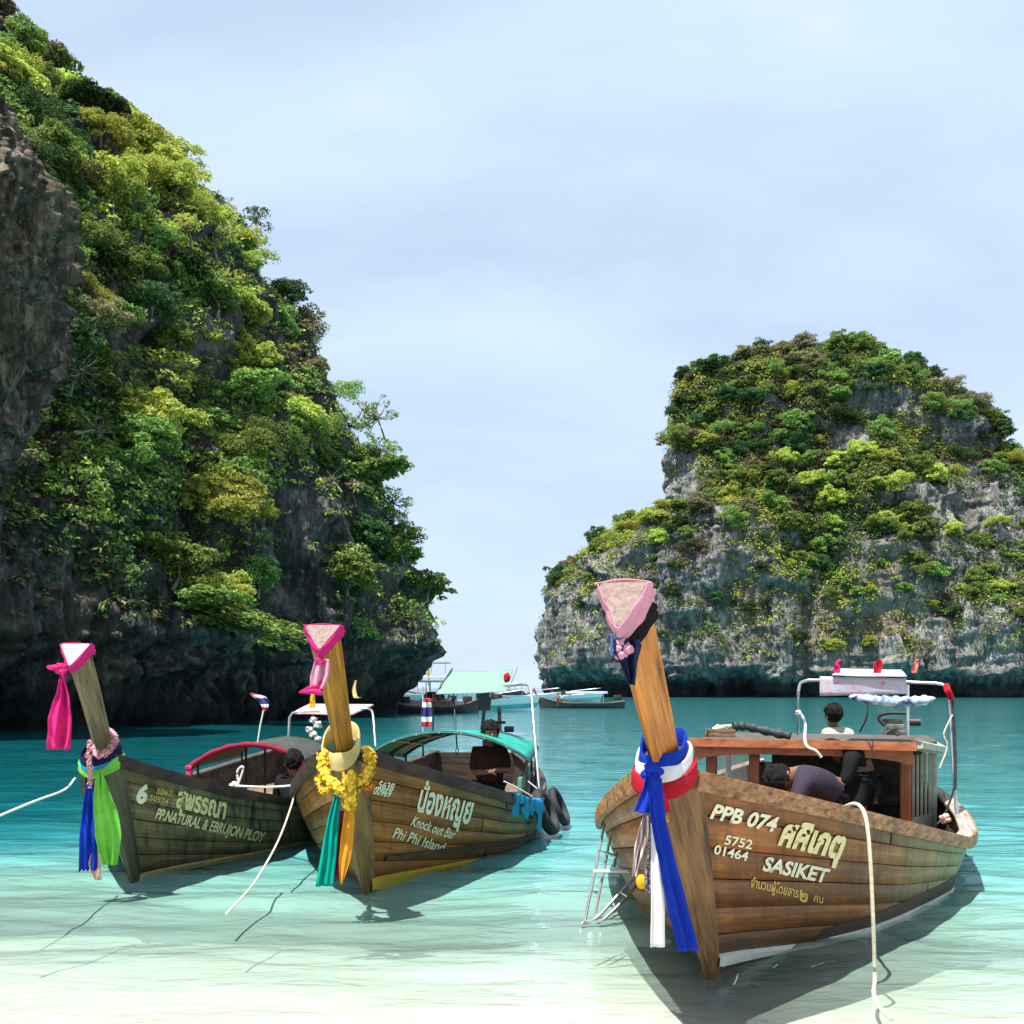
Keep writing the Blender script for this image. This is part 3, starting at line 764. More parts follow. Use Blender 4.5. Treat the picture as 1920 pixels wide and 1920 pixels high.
class Boat:
    def __init__(self, foot, alpha, rk, zt, sb, B, sm, p, zb, zm, q, sz, Bw, sw, pw, Lend=7.6):
        self.__dict__.update(locals())
        a = R(alpha); self.f = np.array(foot); self.ax = np.array([math.sin(a), math.cos(a)]); self.rt = np.array([math.cos(a), -math.sin(a)])
    def W(self, s, l, z):
        s, l, z = np.broadcast_arrays(np.asarray(s, float), np.asarray(l, float), np.asarray(z, float))
        xy = self.f + s[..., None] * self.ax + l[..., None] * self.rt
        return np.concatenate([xy, z[..., None]], -1)
    def loc(self, P):
        P = np.asarray(P, float); d = P[..., :2] - self.f
        return np.stack([d @ self.ax, d @ self.rt, P[..., 2]], -1)
    def lg(self, s):
        x = np.clip((s - self.sb) / (self.sm - self.sb), 0, 1)
        return (.1 + (self.B - .1) * (1 - (1 - x) ** self.p)) * np.where(s > 4, 1 - .036 * np.maximum(s - 4, 0) ** 2, 1)
    def zg(self, s):
        x = np.clip((s - self.sb) / (self.sz - self.sb), 0, 1)
        return self.zm + (self.zb - self.zm) * (1 - x) ** self.q + .035 * np.maximum(s - 4.5, 0) ** 1.6
    def zk(self, s): return -.07 - .23 * np.clip(s / 2.2, 0, 1)
    def wl(self, s):
        return self.Bw * np.sin(np.clip(s / self.sw, 0, 1) ** self.pw * math.pi / 2) * np.where(s > 4, 1 - .04 * np.maximum(s - 4, 0) ** 2, 1)
    def S(self, t, v, side=1, off=0.0):
        t, v = np.broadcast_arrays(np.asarray(t, float), np.asarray(v, float))
        sg = self.sb + t * (self.Lend - self.sb); s0 = -self.rk * self.zk(0) * 1.0
        sk = s0 + t * (self.Lend - s0)
        lg, zg, zk = self.lg(sg), self.zg(sg), self.zk(sk)
        v0 = -zk / (zg - zk); sw_ = sk + (sg - sk) * v0
        w = np.clip(self.wl(sw_), .012, None)
        e = np.clip(np.log(np.clip(w / lg, .02, .97)) / np.log(v0), .06, 1.25)
        vv = np.clip(v, 1e-4, None)
        l = lg * np.where(vv <= 1, vv ** e, 1 + (vv - 1) * e); l = np.maximum(l, .018)
        z = zk + (zg - zk) * v; s = sk + (sg - sk) * v
        P = self.W(s, side * l, z)
        if np.any(off):
            h_ = 1e-3
            a = self.S(t + h_, v, side) - self.S(t - h_, v, side); b = self.S(t, v + h_, side) - self.S(t, np.maximum(v - h_, 1e-3), side)
            nn = np.cross(a, b); nn /= np.linalg.norm(nn, axis=-1)[..., None] + 1e-9
            P = P + (nn * -side if side > 0 else nn * -side) * (np.asarray(off)[..., None] if np.ndim(off) else off) * self.sgn(side)
        return P
    def sgn(self, side):
        if not hasattr(self, '_s'): self._s = {}
        if side not in self._s:
            h_ = 1e-3; t, v = .4, .7
            a = self.S(t + h_, v, side) - self.S(t - h_, v, side); b = self.S(t, v + h_, side) - self.S(t, v - h_, side)
            nn = np.cross(a, b) * -side
            self._s[side] = 1.0 if (nn[:2] @ self.rt) * side > 0 else -1.0
        return self._s[side]
    def v_at(self, t, z):
        sg = self.sb + t * (self.Lend - self.sb); s0 = -self.rk * self.zk(0); sk = s0 + t * (self.Lend - s0)
        return (z - self.zk(sk)) / (self.zg(sg) - self.zk(sk))
    def half(self, s, z):
        """half width of the hull at station s and height z"""
        t = self.t_of(s) + 0 * z
        for _ in range(10):
            v = np.clip(self.v_at(np.clip(t, 0, 1), z), .02, 1); cur = self.loc(self.S(np.clip(t, 0, 1), v))[..., 0]; t = np.clip(t + (s - cur) / (self.Lend + 1), 0, 1)
        return self.loc(self.S(t, np.clip(self.v_at(t, z), .02, 1)))[..., 1]
    def t_of(self, s): return (s - self.sb) / (self.Lend - self.sb)
    def inv(self, px, py, side=1):
        """hull parameters (t, v) seen at photo pixels"""
        T, Vv = np.meshgrid(np.linspace(.02, .75, 70), np.linspace(.05, 1, 40), indexing='ij')
        G = proj(self.S(T, Vv, side)); q = np.stack([px, py], -1)
        flat = G.reshape(-1, 2); idx = np.array([np.argmin(((flat - a) ** 2).sum(1)) for a in q])
        t, v = T.ravel()[idx].copy(), Vv.ravel()[idx].copy()
        for _ in range(9):
            h_ = 1e-4; p0 = proj(self.S(t, v, side)); jt = (proj(self.S(t + h_, v, side)) - p0) / h_; jv = (proj(self.S(t, v + h_, side)) - p0) / h_
            r = q - p0; det = jt[:, 0] * jv[:, 1] - jt[:, 1] * jv[:, 0]; det = np.where(np.abs(det) < 1e-6, 1e-6, det)
            t = t + np.clip((r[:, 0] * jv[:, 1] - r[:, 1] * jv[:, 0]) / det, -.03, .03); v = v + np.clip((jt[:, 0] * r[:, 1] - jt[:, 1] * r[:, 0]) / det, -.08, .08)
        return t, v

def build_longtail(bt, label, PM, STEM, PROW, RAIL, RAIL2, top_mat, topw=.24, n_str=7, seed=1, group='longtail boats moored in the shallows', prow_z0=None):
    g = np.random.default_rng(seed)
    root = empty('longtail_boat', bt.W(0., 0., 0.))
    tag(root, label, 'boat', group)
    # planks, each its own piece, butted along staggered joints
    tv = np.linspace(0, 1, n_str + 1)
    for side in (1, -1):
        for i in range(n_str):
            cuts = [.008] + sorted((np.array([.24, .47, .72]) + (i % 2) * .12 + g.uniform(-.04, .04, 3)).tolist()) + [1.0]
            for a, b_ in zip(cuts[:-1], cuts[1:]):
                nt_ = 9 if side > 0 else 6
                ts = np.linspace(a + .0012, b_ - .0012, nt_)
                dv = .035 / n_str
                vr = np.array([tv[i] + .0025, tv[i] + dv, (tv[i] + tv[i + 1]) / 2, tv[i + 1] - dv, tv[i + 1] - .0025]); of = np.array([-.004, .003, .004, .003, -.004]) + g.uniform(-.0025, .003)
                Tm, Vm = np.meshgrid(ts, vr, indexing='ij'); Om = np.broadcast_to(of, Tm.shape).copy()
                Om[0] = -.006; Om[-1] = -.006
                ti = np.r_[ts[0], ts[0] + .003, ts[1:-1], ts[-1] - .003, ts[-1]]
                Tm, Vm = np.meshgrid(ti, vr, indexing='ij'); Om = np.broadcast_to(of, Tm.shape).copy(); Om[0] -= .008; Om[-1] -= .008
                G = bt.S(Tm, Vm, side, Om)
                fc = grid_faces(*Tm.shape)
                me = mesh_np('plank', (G - np.append(bt.f, 0)).reshape(-1, 3), fc if side < 0 else fc[:, ::-1])
                uv = me.uv_layers.new(name='UVMap')
                vi = np.empty(len(me.loops), dtype=np.int32); me.loops.foreach_get('vertex_index', vi)
                sl = bt.sb + Tm * (bt.Lend - bt.sb); hh = Vm * 1.05
                uvv = np.stack([sl.ravel(), hh.ravel() + (0 if side > 0 else 9)], -1)[vi]
                uv.data.foreach_set('uv', uvv.astype(np.float32).ravel())
                o = obj('plank', me, PM); o.location = (bt.f[0], bt.f[1], 0); o.parent = root; o.matrix_parent_inverse = root.matrix_world.inverted()
    # dark shell behind the seams, seen from inside too
    mb = MB()
    ts = np.linspace(0, 1, 40); vs_ = np.linspace(0, 1, 12)
    Tm, Vm = np.meshgrid(ts, vs_, indexing='ij')
    for side in (1, -1): mb.grid(bt.S(Tm, Vm, side, -.014))
    mb.build('inner_hull', DARKWOOD, root)
    # deck
    ss = np.linspace(bt.sb + .5, bt.Lend - .1, 24)
    nd = 7
    def inw(s, z):
        return bt.half(s, z) - .04
    zd = np.interp(ss, [bt.sb, .3, 1.2, 8], [bt.zb - .22, .55, .16, .14]); zd = np.minimum(zd, bt.zg(ss) - .16)
    lw = np.maximum(inw(ss, zd), .04)
    for k in range(nd):
        la, lb = -1 + 2 * k / nd, -1 + 2 * (k + 1) / nd
        mb = MB(); mb.grid(np.stack([bt.W(ss, lw * la + .003, zd), bt.W(ss, lw * lb - .003, zd)], 1))
        mb.build('deck_board', DECKWOOD, root)
    for s_ in (1.0, 2.1, 3.2):
        z_ = float(bt.zg(np.array(s_))) - .13; w_ = float(bt.half(np.array([s_ - .12]), np.array([z_ - .03]))[0]) - .04
        mb = MB(); c = bt.W(s_, 0., z_); Rz = np.array([[bt.rt[0], bt.ax[0], 0], [bt.rt[1], bt.ax[1], 0], [0, 0, 1]])
        mb.box(c, (2 * w_, .2, .035), Rz, .006); mb.build('thwart', DECKWOOD, root)
    # rails
    FB = np.array([[bt.rt[0], bt.ax[0], 0], [bt.rt[1], bt.ax[1], 0], [0, 0, 1.]])
    ln_ = math.hypot(bt.rk, 1); zz_ = np.array([-bt.ax[0] * bt.rk / ln_, -bt.ax[1] * bt.rk / ln_, 1 / ln_]); xx_ = np.array([bt.rt[0], bt.rt[1], 0.]); FP = np.stack([xx_, np.cross(zz_, xx_), zz_], 1)
    sr = np.linspace(bt.sb + .02, bt.Lend, 70)
    for side in (1, -1):
        p = bt.W(sr, side * (bt.lg(sr) + .018), bt.zg(sr) - .012)
        mb = MB(); mb.sweep(p, np.array([(-.022, -.045), (.022, -.045), (.026, 0), (.022, .045), (-.022, .045), (-.026, 0)])); mb.build('rub_rail', RAIL, root, frame=FB)
        p = bt.W(sr, side * (bt.lg(sr) - .03), bt.zg(sr) + .022)
        mb = MB(); mb.sweep(p, np.array([(-.062, -.014), (.062, -.014), (.062, .008), (.05, .015), (-.05, .015), (-.062, .008)])); mb.build('cap_rail', RAIL2, root, frame=FB)
    st = MB(); t1 = np.full(9, 1.0); v1 = np.linspace(.25, 1, 9)
    st.grid(np.stack([bt.S(t1, v1, 1), bt.S(t1, v1, -1)], 1)); st.build('transom', DARKWOOD, root)
    # stem timber wrapped over the bow ends of the planks
    vv = np.linspace(0, 1.0, 26)
    te = np.interp(vv, [0, 1], [.016, .011])
    cols = []
    for side, tt, off in ((-1, te, .004), (-1, te, .020), (-1, te * .35, .024), (0, 0, 0), (0, 1, 0), (1, te * .35, .024), (1, te, .020), (1, te, .004)):
        if side: cols.append(bt.S(tt, vv, side, off))
        else:
            z = np.linspace(float(bt.zk(np.array(0.))), bt.zb, 26)
            cols.append(bt.W(-bt.rk * z - .045, (-.016 if tt == 0 else .016), z))
    mb = MB(); mb.grid(np.stack(cols, 1)); mb.build('stem', STEM, root, frame=FP)
    # prow post: three-cornered, apex forward, growing wider to the top
    zp = np.linspace((prow_z0 or bt.zb - .22), bt.zt, 14); u = np.linspace(0, 1, 14)
    ln = math.hypot(bt.rk, 1); au = np.array([-bt.rk / ln, 1 / ln]); pn = np.array([1 / ln, bt.rk / ln])
    w = lerp(.066, topw / 2, u ** 1.3); dd = lerp(.14, .165, u)
    apex = np.stack([-bt.rk * zp - .05, zp], -1)
    bend = .03 * np.sin(u * math.pi); apex = apex + pn * bend[:, None]
    back = apex + pn * dd[:, None] + au * (.07 * u ** 6)[:, None]
    mid = apex + pn * (dd * .5)[:, None] + au * (.035 * u ** 6)[:, None]
    def ring(k):
        a, b_, m_ = apex[k], back[k], mid[k]
        return [bt.W(a[0], -.012, a[1]), bt.W(a[0], .012, a[1]), bt.W(m_[0], w[k] * .60, m_[1]), bt.W(b_[0] - pn[0] * .015, w[k], b_[1] - pn[1] * .015), bt.W(b_[0], w[k] * .93, b_[1]), bt.W(b_[0], -w[k] * .93, b_[1]), bt.W(b_[0] - pn[0] * .02, -w[k], b_[1] - pn[1] * .02), bt.W(m_[0], -w[k] * .60, m_[1])]
    rings = np.array([ring(k) for k in range(14)])
    mb = MB(); mb.grid(rings, closed_v=True); mb.add(rings[0], [tuple(range(8))]); pr = mb.build('prow_post', PROW, root, smooth=False, frame=FP)
    mb = MB(); tp = rings[-1] + np.array([0, 0, .002]); lo = rings[-1] - np.array([0, 0, .010])
    c_ = tp.mean(0); mb.add(np.vstack([lo, tp]), [tuple(range(8, 16))] + [(i, (i + 1) % 8, 8 + (i + 1) % 8, 8 + i) for i in range(8)])
    mb.build('prow_cap', top_mat, pr, smooth=False)
    bt.rings, bt.root = rings, root
    return root

def hull_band(bt, name, m, sA, sB, zlo, zhi, off, n=30, side=1):
    s = np.linspace(sA, sB, n); t = np.clip(bt.t_of(s), .0, 1)
    zl = np.interp(s, np.linspace(sA, sB, len(zlo)), zlo); zh = np.interp(s, np.linspace(sA, sB, len(zhi)), zhi)
    def tv(z):
        # t such that the hull station at this height sits at s
        tt = t.copy()
        for _ in range(8):
            v = bt.v_at(tt, z); cur = bt.loc(bt.S(np.clip(tt, 0, 1), np.clip(v, .01, 1)))[..., 0]; tt = np.clip(tt + (s - cur) / (bt.Lend + 1), 0.0005, 1)
        return tt, np.clip(bt.v_at(tt, z), .01, 1)
    tl, vl = tv(zl); th_, vh = tv(zh)
    rowsP = [bt.S(tl, vl, side, .002), bt.S(tl, vl, side, off), bt.S((tl + th_) / 2, (vl + vh) / 2, side, off), bt.S(th_, vh, side, off), bt.S(th_, vh, side, .002)]
    mb = MB(); mb.grid(np.stack(rowsP, 1)); return mb.build(name, m, bt.root)

def paint(name, c):
    m, nt, n, l, b = newmat(name)
    t = n.new('ShaderNodeTexCoord'); f = noise(n, l, t.outputs['Object'], 26, 6, .7)
    l.new(ramp(n, l, f, [(.34, tuple(x * .30 for x in c)), (.43, tuple(x * .85 for x in c)), (.7, c)]), b.inputs['Base Color'])
    b.inputs['Roughness'].default_value = .55; return m
CREAM = paint('paint_cream', (.80, .70, .36)); YELLOW = paint('paint_yellow', (.78, .50, .07)); IVORY = paint('paint_ivory', (.80, .77, .58)); GOLD = paint('paint_gold', (.62, .40, .08))

def lettering(bt, body, p0, p1, h_px, m, bold=.02, side=1, shear=0.0, off=.0105, italic=0.0):
    """painted words on the hull: baseline from photo point p0 to p1, capital height vector h_px"""
    c = bpy.data.curves.new('lettering', 'FONT'); c.body = body; c.offset = bold; c.resolution_u = 3; c.shear = italic
    o = bpy.data.objects.new('lettering', c); COL.objects.link(o)
    dg = bpy.context.evaluated_depsgraph_get(); dg.update()
    me = bpy.data.meshes.new_from_object(o.evaluated_get(dg)); COL.objects.unlink(o); bpy.data.objects.remove(o)
    bm = bmesh.new(); bm.from_mesh(me); bmesh.ops.triangulate(bm, faces=bm.faces)
    bmesh.ops.subdivide_edges(bm, edges=[e_ for e_ in bm.edges if e_.calc_length() > .25], cuts=1)
    bmesh.ops.triangulate(bm, faces=bm.faces); bm.to_mesh(me); bm.free()
    V = np.array([v.co for v in me.vertices]); x0, x1 = V[:, 0].min(), V[:, 0].max()
    p0, p1, hv = np.array(p0, float), np.array(p1, float), np.array(h_px, float)
    q = p0 + ((V[:, 0] - x0) / (x1 - x0))[:, None] * (p1 - p0) + (V[:, 1] / .72)[:, None] * hv
    t, v = bt.inv(q[:, 0], q[:, 1], side)
    P = bt.S(t, np.clip(v, .02, 1), side, off)
    c0 = P.mean(0)
    for i, vt in enumerate(me.vertices): vt.co = Vector(P[i] - c0)
    me.materials.clear(); me.materials.append(m); me.update()
    ob = bpy.data.objects.new('lettering', me); ob.location = c0; ob.matrix_world = Matrix.Translation(Vector(c0))
    return link(ob, bt.root)

# cloth, ropes, people -----------------------------------------------------
def ribbon(name, pts, widths, wdir, m, label, cat='ribbon', folds=3, amp=.012, seed=0, n=40, k=22, group=None, thick=.003, parent=None, fray=0.0):
    path = crom(pts, n); u = np.linspace(0, 1, n); w = np.interp(u, np.linspace(0, 1, len(widths)), widths)
    wd = np.asarray(wdir, float); wd = np.repeat(wd[None], n, 0) if wd.ndim == 1 else crom(wd, n)
    wd /= np.linalg.norm(wd, axis=1)[:, None]
    T = np.gradient(path, axis=0); T /= np.linalg.norm(T, axis=1)[:, None]; Nn = np.cross(T, wd)
    x = np.linspace(-.5, .5, k)
    ph = seed * 1.7 + .8 * vnoise(np.c_[u * 2.5, u * 0 + seed, u * 0])[:, None]
    fold = np.sin(x[None] * 2 * math.pi * folds + ph * 2) * .6 + np.sin(x[None] * 2 * math.pi * folds * .53 + ph * 3 + seed) * .6
    a = amp * np.interp(u, [0, .15, 1], [.5, 1, 1])[:, None]
    G = path[:, None] + wd[:, None] * (x[None, :, None] * w[:, None, None]) + Nn[:, None] * (fold * a)[..., None]
    wr = fbm(np.stack([G[..., 0] * 9, G[..., 1] * 9, G[..., 2] * 6], -1), 2, seed=seed) * amp * .6
    G += Nn[:, None] * wr[..., None]
    if fray: G[-1] += T[-1] * (np.sin(x * 31 + seed) * fray)[:, None]
    mb = MB(); mb.grid(G); o = mb.build(name, m, parent, solid=thick)
    if parent is None: tag(o, label, cat, group)
    return o
def rope(name, pts, r, m, label, n=60, group=None, parent=None):
    mb = MB(); p = crom(pts, n); mb.tube(p, r, 7); o = mb.build(name, m, parent)
    if parent is None: tag(o, label, 'rope', group)
    return o
def skin(name, chains, m, parent, sub=2):
    """one continuous surface grown over connected joints: chains of (point, radius); chains share points by position"""
    pts, rad, ed, key = [], [], [], {}
    for ch in chains:
        prev = None
        for p, r in ch:
            kk_ = tuple(np.round(p, 4))
            if kk_ not in key: key[kk_] = len(pts); pts.append(tuple(float(c) for c in p)); rad.append(r)
            i = key[kk_]
            if prev is not None and prev != i: ed.append((prev, i))
            prev = i
    c = np.array(pts).mean(0)
    me = bpy.data.meshes.new(name); me.from_pydata([tuple(np.array(p) - c) for p in pts], ed, [])
    o = bpy.data.objects.new(name, me); COL.objects.link(o)
    md = o.modifiers.new('skin', 'SKIN'); md.use_smooth_shade = True
    for i, r in enumerate(rad):
        sv = me.skin_vertices[0].data[i]; rr = (r, r) if np.isscalar(r) else r
        sv.radius = rr; sv.use_root = (i == 0)
    sd = o.modifiers.new('sub', 'SUBSURF'); sd.levels = sd.render_levels = sub
    dg = bpy.context.evaluated_depsgraph_get(); dg.update()
    m2 = bpy.data.meshes.new_from_object(o.evaluated_get(dg)); bpy.data.objects.remove(o)
    m2.materials.clear(); m2.materials.append(m); m2.polygons.foreach_set('use_smooth', np.full(len(m2.polygons), True))
    o = bpy.data.objects.new(name, m2); o.location = c; o.matrix_world = Matrix.Translation(Vector(c))
    return link(o, parent)
SKINM = simple('skin', (.16, .075, .042), (.24, .12, .07), 12, .55)
HAIR = simple('hair_black', (.004, .0035, .003), (.012, .010, .009), 60, .75, .8, .006, spec=.15)
def V3(*a): return np.array(a, float)
def person(J, shirt, trousers, label, sl=.5, hairlen=.3, cat='person'):
    """J: joints by name in the place; builds body, hair, shirt and trousers"""
    root = empty('person', J['pelvis'] * np.array([1, 1, 0]) + np.array([0, 0, min(J['ankle_l'][2], J['ankle_r'][2])]))
    tag(root, label, cat)
    p, ch, nk, hd = J['pelvis'], J['chest'], J['neck'], J['head']
    fwd = J['face'] / np.linalg.norm(J['face'])
    up = (hd - nk) / np.linalg.norm(hd - nk); fwd = fwd - up * (fwd @ up); fwd /= np.linalg.norm(fwd); side = np.cross(fwd, up)
    chains = [[(p, (.15, .12)), ((p + ch) / 2, (.135, .105)), (ch, (.165, .115)), (nk - up * .02, .062), (nk, .052), (hd - up * .055 + fwd * .01, .066), (hd + up * .02, .092), (hd + up * .085, .070)],
              [(hd - up * .055 + fwd * .01, .066), (hd - up * .075 + fwd * .06, .032)]]
    for s_ in 'lr':
        chains.append([(ch, (.165, .115)), (J['shoulder_' + s_], .062), ((J['shoulder_' + s_] + J['elbow_' + s_]) / 2, .05), (J['elbow_' + s_], .041), ((J['elbow_' + s_] * .6 + J['wrist_' + s_] * .4), .041), (J['wrist_' + s_], .027)])
        hdir = J['wrist_' + s_] - J['elbow_' + s_]; hdir /= np.linalg.norm(hdir)
        w_ = J['wrist_' + s_]; palm = w_ + hdir * .05; sd_ = np.cross(hdir, V3(.2, .4, 1)); sd_ /= np.linalg.norm(sd_)
        chains[-1].append((palm, (.034, .02)))
        cu = np.cross(sd_, hdir)
        for q, (o_, L_) in enumerate(((-.030, .075), (-.010, .088), (.010, .082), (.029, .064))):
            b0 = palm + sd_ * o_ + hdir * .028
            chains.append([(palm, (.034, .02)), (b0, .0095), (b0 + hdir * L_ * .5 - cu * .006, .0085), (b0 + hdir * L_ * .85 - cu * .03, .007)])
        chains.append([(palm, (.034, .02)), (w_ + hdir * .035 + sd_ * .042, .011), (w_ + hdir * .075 + sd_ * .062, .009)])
        chains.append([(p, (.15, .12)), (J['hip_' + s_], .10), ((J['hip_' + s_] + J['knee_' + s_]) / 2, .082), (J['knee_' + s_], .058), (J['knee_' + s_] * .65 + J['ankle_' + s_] * .35, .058), (J['ankle_' + s_], .036), (J['ankle_' + s_] + fwd * V3(1, 1, 0) * .13 - V3(0, 0, .05), (.042, .025))])
    body = skin('body', chains, SKINM, root)
    # face and ears
    mb = MB()
    mb.blob(hd + fwd * .098 - up * .012, (.014, .016, .022), 3, .1)
    for e_ in (1, -1): mb.blob(hd + side * e_ * .088 - fwd * .005 - up * .005, (.016, .022, .03), 4, .1)
    mb.build('nose_and_ears', SKINM, body)
    mb = MB()
    for e_ in (1, -1): mb.blob(hd + fwd * .086 + side * e_ * .033 + up * .018, (.012, .012, .008), 2, 0)
    mb.build('eyes', BLACKM, body)
    # hair: a tousled cap over the skull
    mb = MB(); bm = bmesh.new(); bmesh.ops.create_icosphere(bm, subdivisions=4, radius=1)
    Q = np.array([v.co for v in bm.verts]); bm.verts.index_update(); Fs = [tuple(v.index for v in f.verts) for f in bm.faces]; bm.free()
    a, b_, c = Q @ np.array([1, 0, 0]), Q @ np.array([0, 1, 0]), Q @ np.array([0, 0, 1])
    tz = .13 * (1 + .10 * fbm(Q * 5.0 + hd, 3)); 
    P = hd + up * .04 - fwd * .012 + (fwd[None] * (a * tz * .93)[:, None] + side[None] * (b_ * tz * .80)[:, None] + up[None] * (np.maximum(c, -hairlen - .4 * (a < .1)) * tz * .95)[:, None])
    low = (a > .55) & (c < .1); P[low] -= fwd * .05
    mb.add(P, Fs); mb.build('hair', HAIR, root)
    k = 1.16
    sh = [[(p + (ch - p) * .0, (.18, .15)), ((p + ch) / 2, (.175, .145)), (ch, (.20, .155)), (nk - up * .02, .082)]]
    for s_ in 'lr':
        e_ = J['shoulder_' + s_] + (J['elbow_' + s_] - J['shoulder_' + s_]) * min(sl * 2, 1)
        q = [(ch, (.20, .155)), (J['shoulder_' + s_], .086), (J['shoulder_' + s_] * .5 + e_ * .5, .076), (e_, .068)]
        if sl > .5: q.append((J['elbow_' + s_] + (J['wrist_' + s_] - J['elbow_' + s_]) * (sl - .5) * 1.8, .046))
        sh.append(q)
    skin('shirt', sh, shirt, root)
    tr = []
    for s_ in 'lr':
        tr.append([(p, (.168, .138)), (J['hip_' + s_], .118), ((J['hip_' + s_] + J['knee_' + s_]) / 2, .102), (J['knee_' + s_], .08), (J['knee_' + s_] * .3 + J['ankle_' + s_] * .7, .066)])
    skin('trousers', tr, trousers, root)
    return root
BR = Boat((1.098, 5.609), 21.508, .998, 1.841, -1.093, 1.483, 3.147, 1.284, 1.202, .448, 1.054, 2.718, 1.323, 2.853, 1.436)
BM = Boat((-1.148, 7.958), 4.42, .711, 1.861, -.78, 1.198, 2.631, 1.626, 1.144, .40, 1.241, 2.622, 1.163, 3.218, 1.176)
BL = Boat((-3.129, 8.375), .79, .631, 1.770, -.692, 1.191, 2.676, 1.427, 1.071, .437, 1.619, 2.281, 1.184, 2.682, 1.518)

PM_R = plank_mat('planks_brown_green', (.23, .078, .018), (.42, .165, .04), (.28, .29, .13), .8, 2.6, dirt=.5)
PM_M = plank_mat('planks_ochre', (.29, .105, .016), (.48, .21, .036), (.21, .20, .095), .9, 2.8, dirt=.4)
PM_L = plank_mat('planks_weathered', (.17, .125, .06), (.34, .27, .15), (.26, .25, .16), .3, 1.5, dirt=.95, wet=(.025, .022, .016))
STEM_R = wood('stem_brown', (.12, .055, .018), (.28, .15, .055), 2, 36)
STEM_M = wood('stem_ochre', (.14, .075, .022), (.30, .17, .06), 2, 36)
STEM_L = wood('stem_dark', (.045, .036, .024), (.11, .09, .055), 2, 12)
PROW_R = wood('prow_orange', (.40, .135, .016), (.60, .25, .042), 2, 42, .5)
PROW_M = wood('prow_golden', (.34, .145, .012), (.54, .27, .036), 2, 42, .5)
PROW_L = wood('prow_olive', (.15, .12, .06), (.28, .23, .13), 2, 42, .65)
RAIL_R = wood('rail_orange', (.26, .11, .035), (.52, .28, .13), 1, 34)
RAIL_R2 = wood('rail_grey_pink', (.32, .24, .19), (.55, .45, .40), 1, 34)
RAIL_D = wood('rail_dark', (.03, .02, .014), (.085, .05, .032), 1, 10)
RAIL_D2 = wood('rail_dark_grey', (.06, .05, .04), (.16, .13, .10), 1, 10)
ENDGRAIN = simple('end_grain', (.17, .115, .10), (.33, .24, .21), 45, .8, .5, .004)
WHITECAP = simple('white_cap', (.38, .34, .28), (.52, .48, .42), 20, .7)
build_longtail(BR, 'large brown longtail boat marked PPB 074 with wooden cabin, nearest on the right', PM_R, STEM_R, PROW_R, RAIL_R, RAIL_R2, ENDGRAIN, .185, 7, 1)
build_longtail(BM, 'ochre longtail boat with green awning and yellow garlands, second from the left', PM_M, STEM_M, PROW_M, RAIL_D, RAIL_D2, ENDGRAIN, .225, 7, 2)
build_longtail(BL, 'weathered grey-brown longtail boat marked with a 6, leftmost of the three', PM_L, STEM_L, PROW_L, RAIL_D, RAIL_D2, WHITECAP, .20, 7, 3)
HULLDARK = simple('band_dark', (.05, .028, .018), (.085, .05, .03), 8, .6)
WHITEP = simple('white_paint', (.62, .62, .54), (.78, .78, .72), 14, .6)
YELLP = simple('yellow_paint', (.50, .33, .03), (.66, .46, .05), 9, .6)
hull_band(BR, 'waterline_stripe', WHITEP, -.04, 1.10, [.075, .052, .030, .012, -.004], [.140, .105, .065, .030, .002], .036)
hull_band(BR, 'bilge_band', HULLDARK, .98, 3.4, [.02, .02, .02, .02], [.10, .13, .15, .16], .010)  # dark band above the lower white stripe
hull_band(BR, 'waterline_stripe', WHITEP, .98, 3.2, [-.03, -.03, -.03], [.018, .030, .030], .020)
hull_band(BM, 'waterline_stripe', YELLP, -.03, 2.0, [.01, -.005, -.02, -.03], [.115, .075, .035, -.012], .036)
hull_band(BM, 'bilge_band', HULLDARK, .03, 3.2, [.255, .19, .12, .05, 0], [.285, .225, .16, .10, .06], .030)
hull_band(BL, 'waterline_stripe', simple('stripe_cream', (.38, .32, .12), (.58, .50, .24), 12, .7), .02, 2.6, [-.005, .0, .0], [.055, .032, .03], .026)

lettering(BR, 'PPB 074', (1328, 1531), (1449, 1557), (12, -26), IVORY, .035)
lettering(BR, 'ศศิเกตุ', (1456, 1580), (1572, 1607), (18, -46), CREAM, .045)
lettering(BR, '5752', (1355, 1580), (1406, 1590), (4, -17), IVORY, .02)
lettering(BR, '01464', (1335, 1598), (1398, 1612), (4, -17), IVORY, .02)
lettering(BR, 'SASIKET', (1426, 1629), (1546, 1653), (9, -25), IVORY, .035)
lettering(BR, 'จำนวนผู้โดยสาร', (1404, 1660), (1494, 1681), (3, -17), GOLD, .02)
lettering(BR, '๒', (1496, 1686), (1511, 1690), (2, -24), GOLD, .03)
lettering(BR, 'คน', (1523, 1688), (1540, 1692), (2, -15), GOLD, .01)
lettering(BM, '5638', (706, 1476), (735, 1482), (5, -14), IVORY, .02)
lettering(BM, '00969', (697, 1487), (729, 1494), (5, -14), IVORY, .02)
lettering(BM, 'น้องหญุย', (779, 1518), (878, 1543), (12, -48), IVORY, .03)
lettering(BM, 'Knock out Bar', (768, 1546), (849, 1573), (7, -18), IVORY, .015, italic=.2)
lettering(BM, 'Phi Phi Island', (734, 1568), (830, 1598), (6, -19), IVORY, .015, italic=.2)
lettering(BL, '6', (252, 1502), (272, 1505), (8, -33), IVORY, .05)
lettering(BL, '5062', (291, 1487), (320, 1492), (3, -11), GOLD, .02)
lettering(BL, '50524', (278, 1499), (313, 1508), (3, -11), GOLD, .02)
lettering(BL, 'สุพรรณา', (328, 1511), (420, 1534), (6, -36), CREAM, .035)
lettering(BL, 'PP.NATURAL & EBRUJON PLOY', (289, 1533), (491, 1579), (7, -19), CREAM, .03)

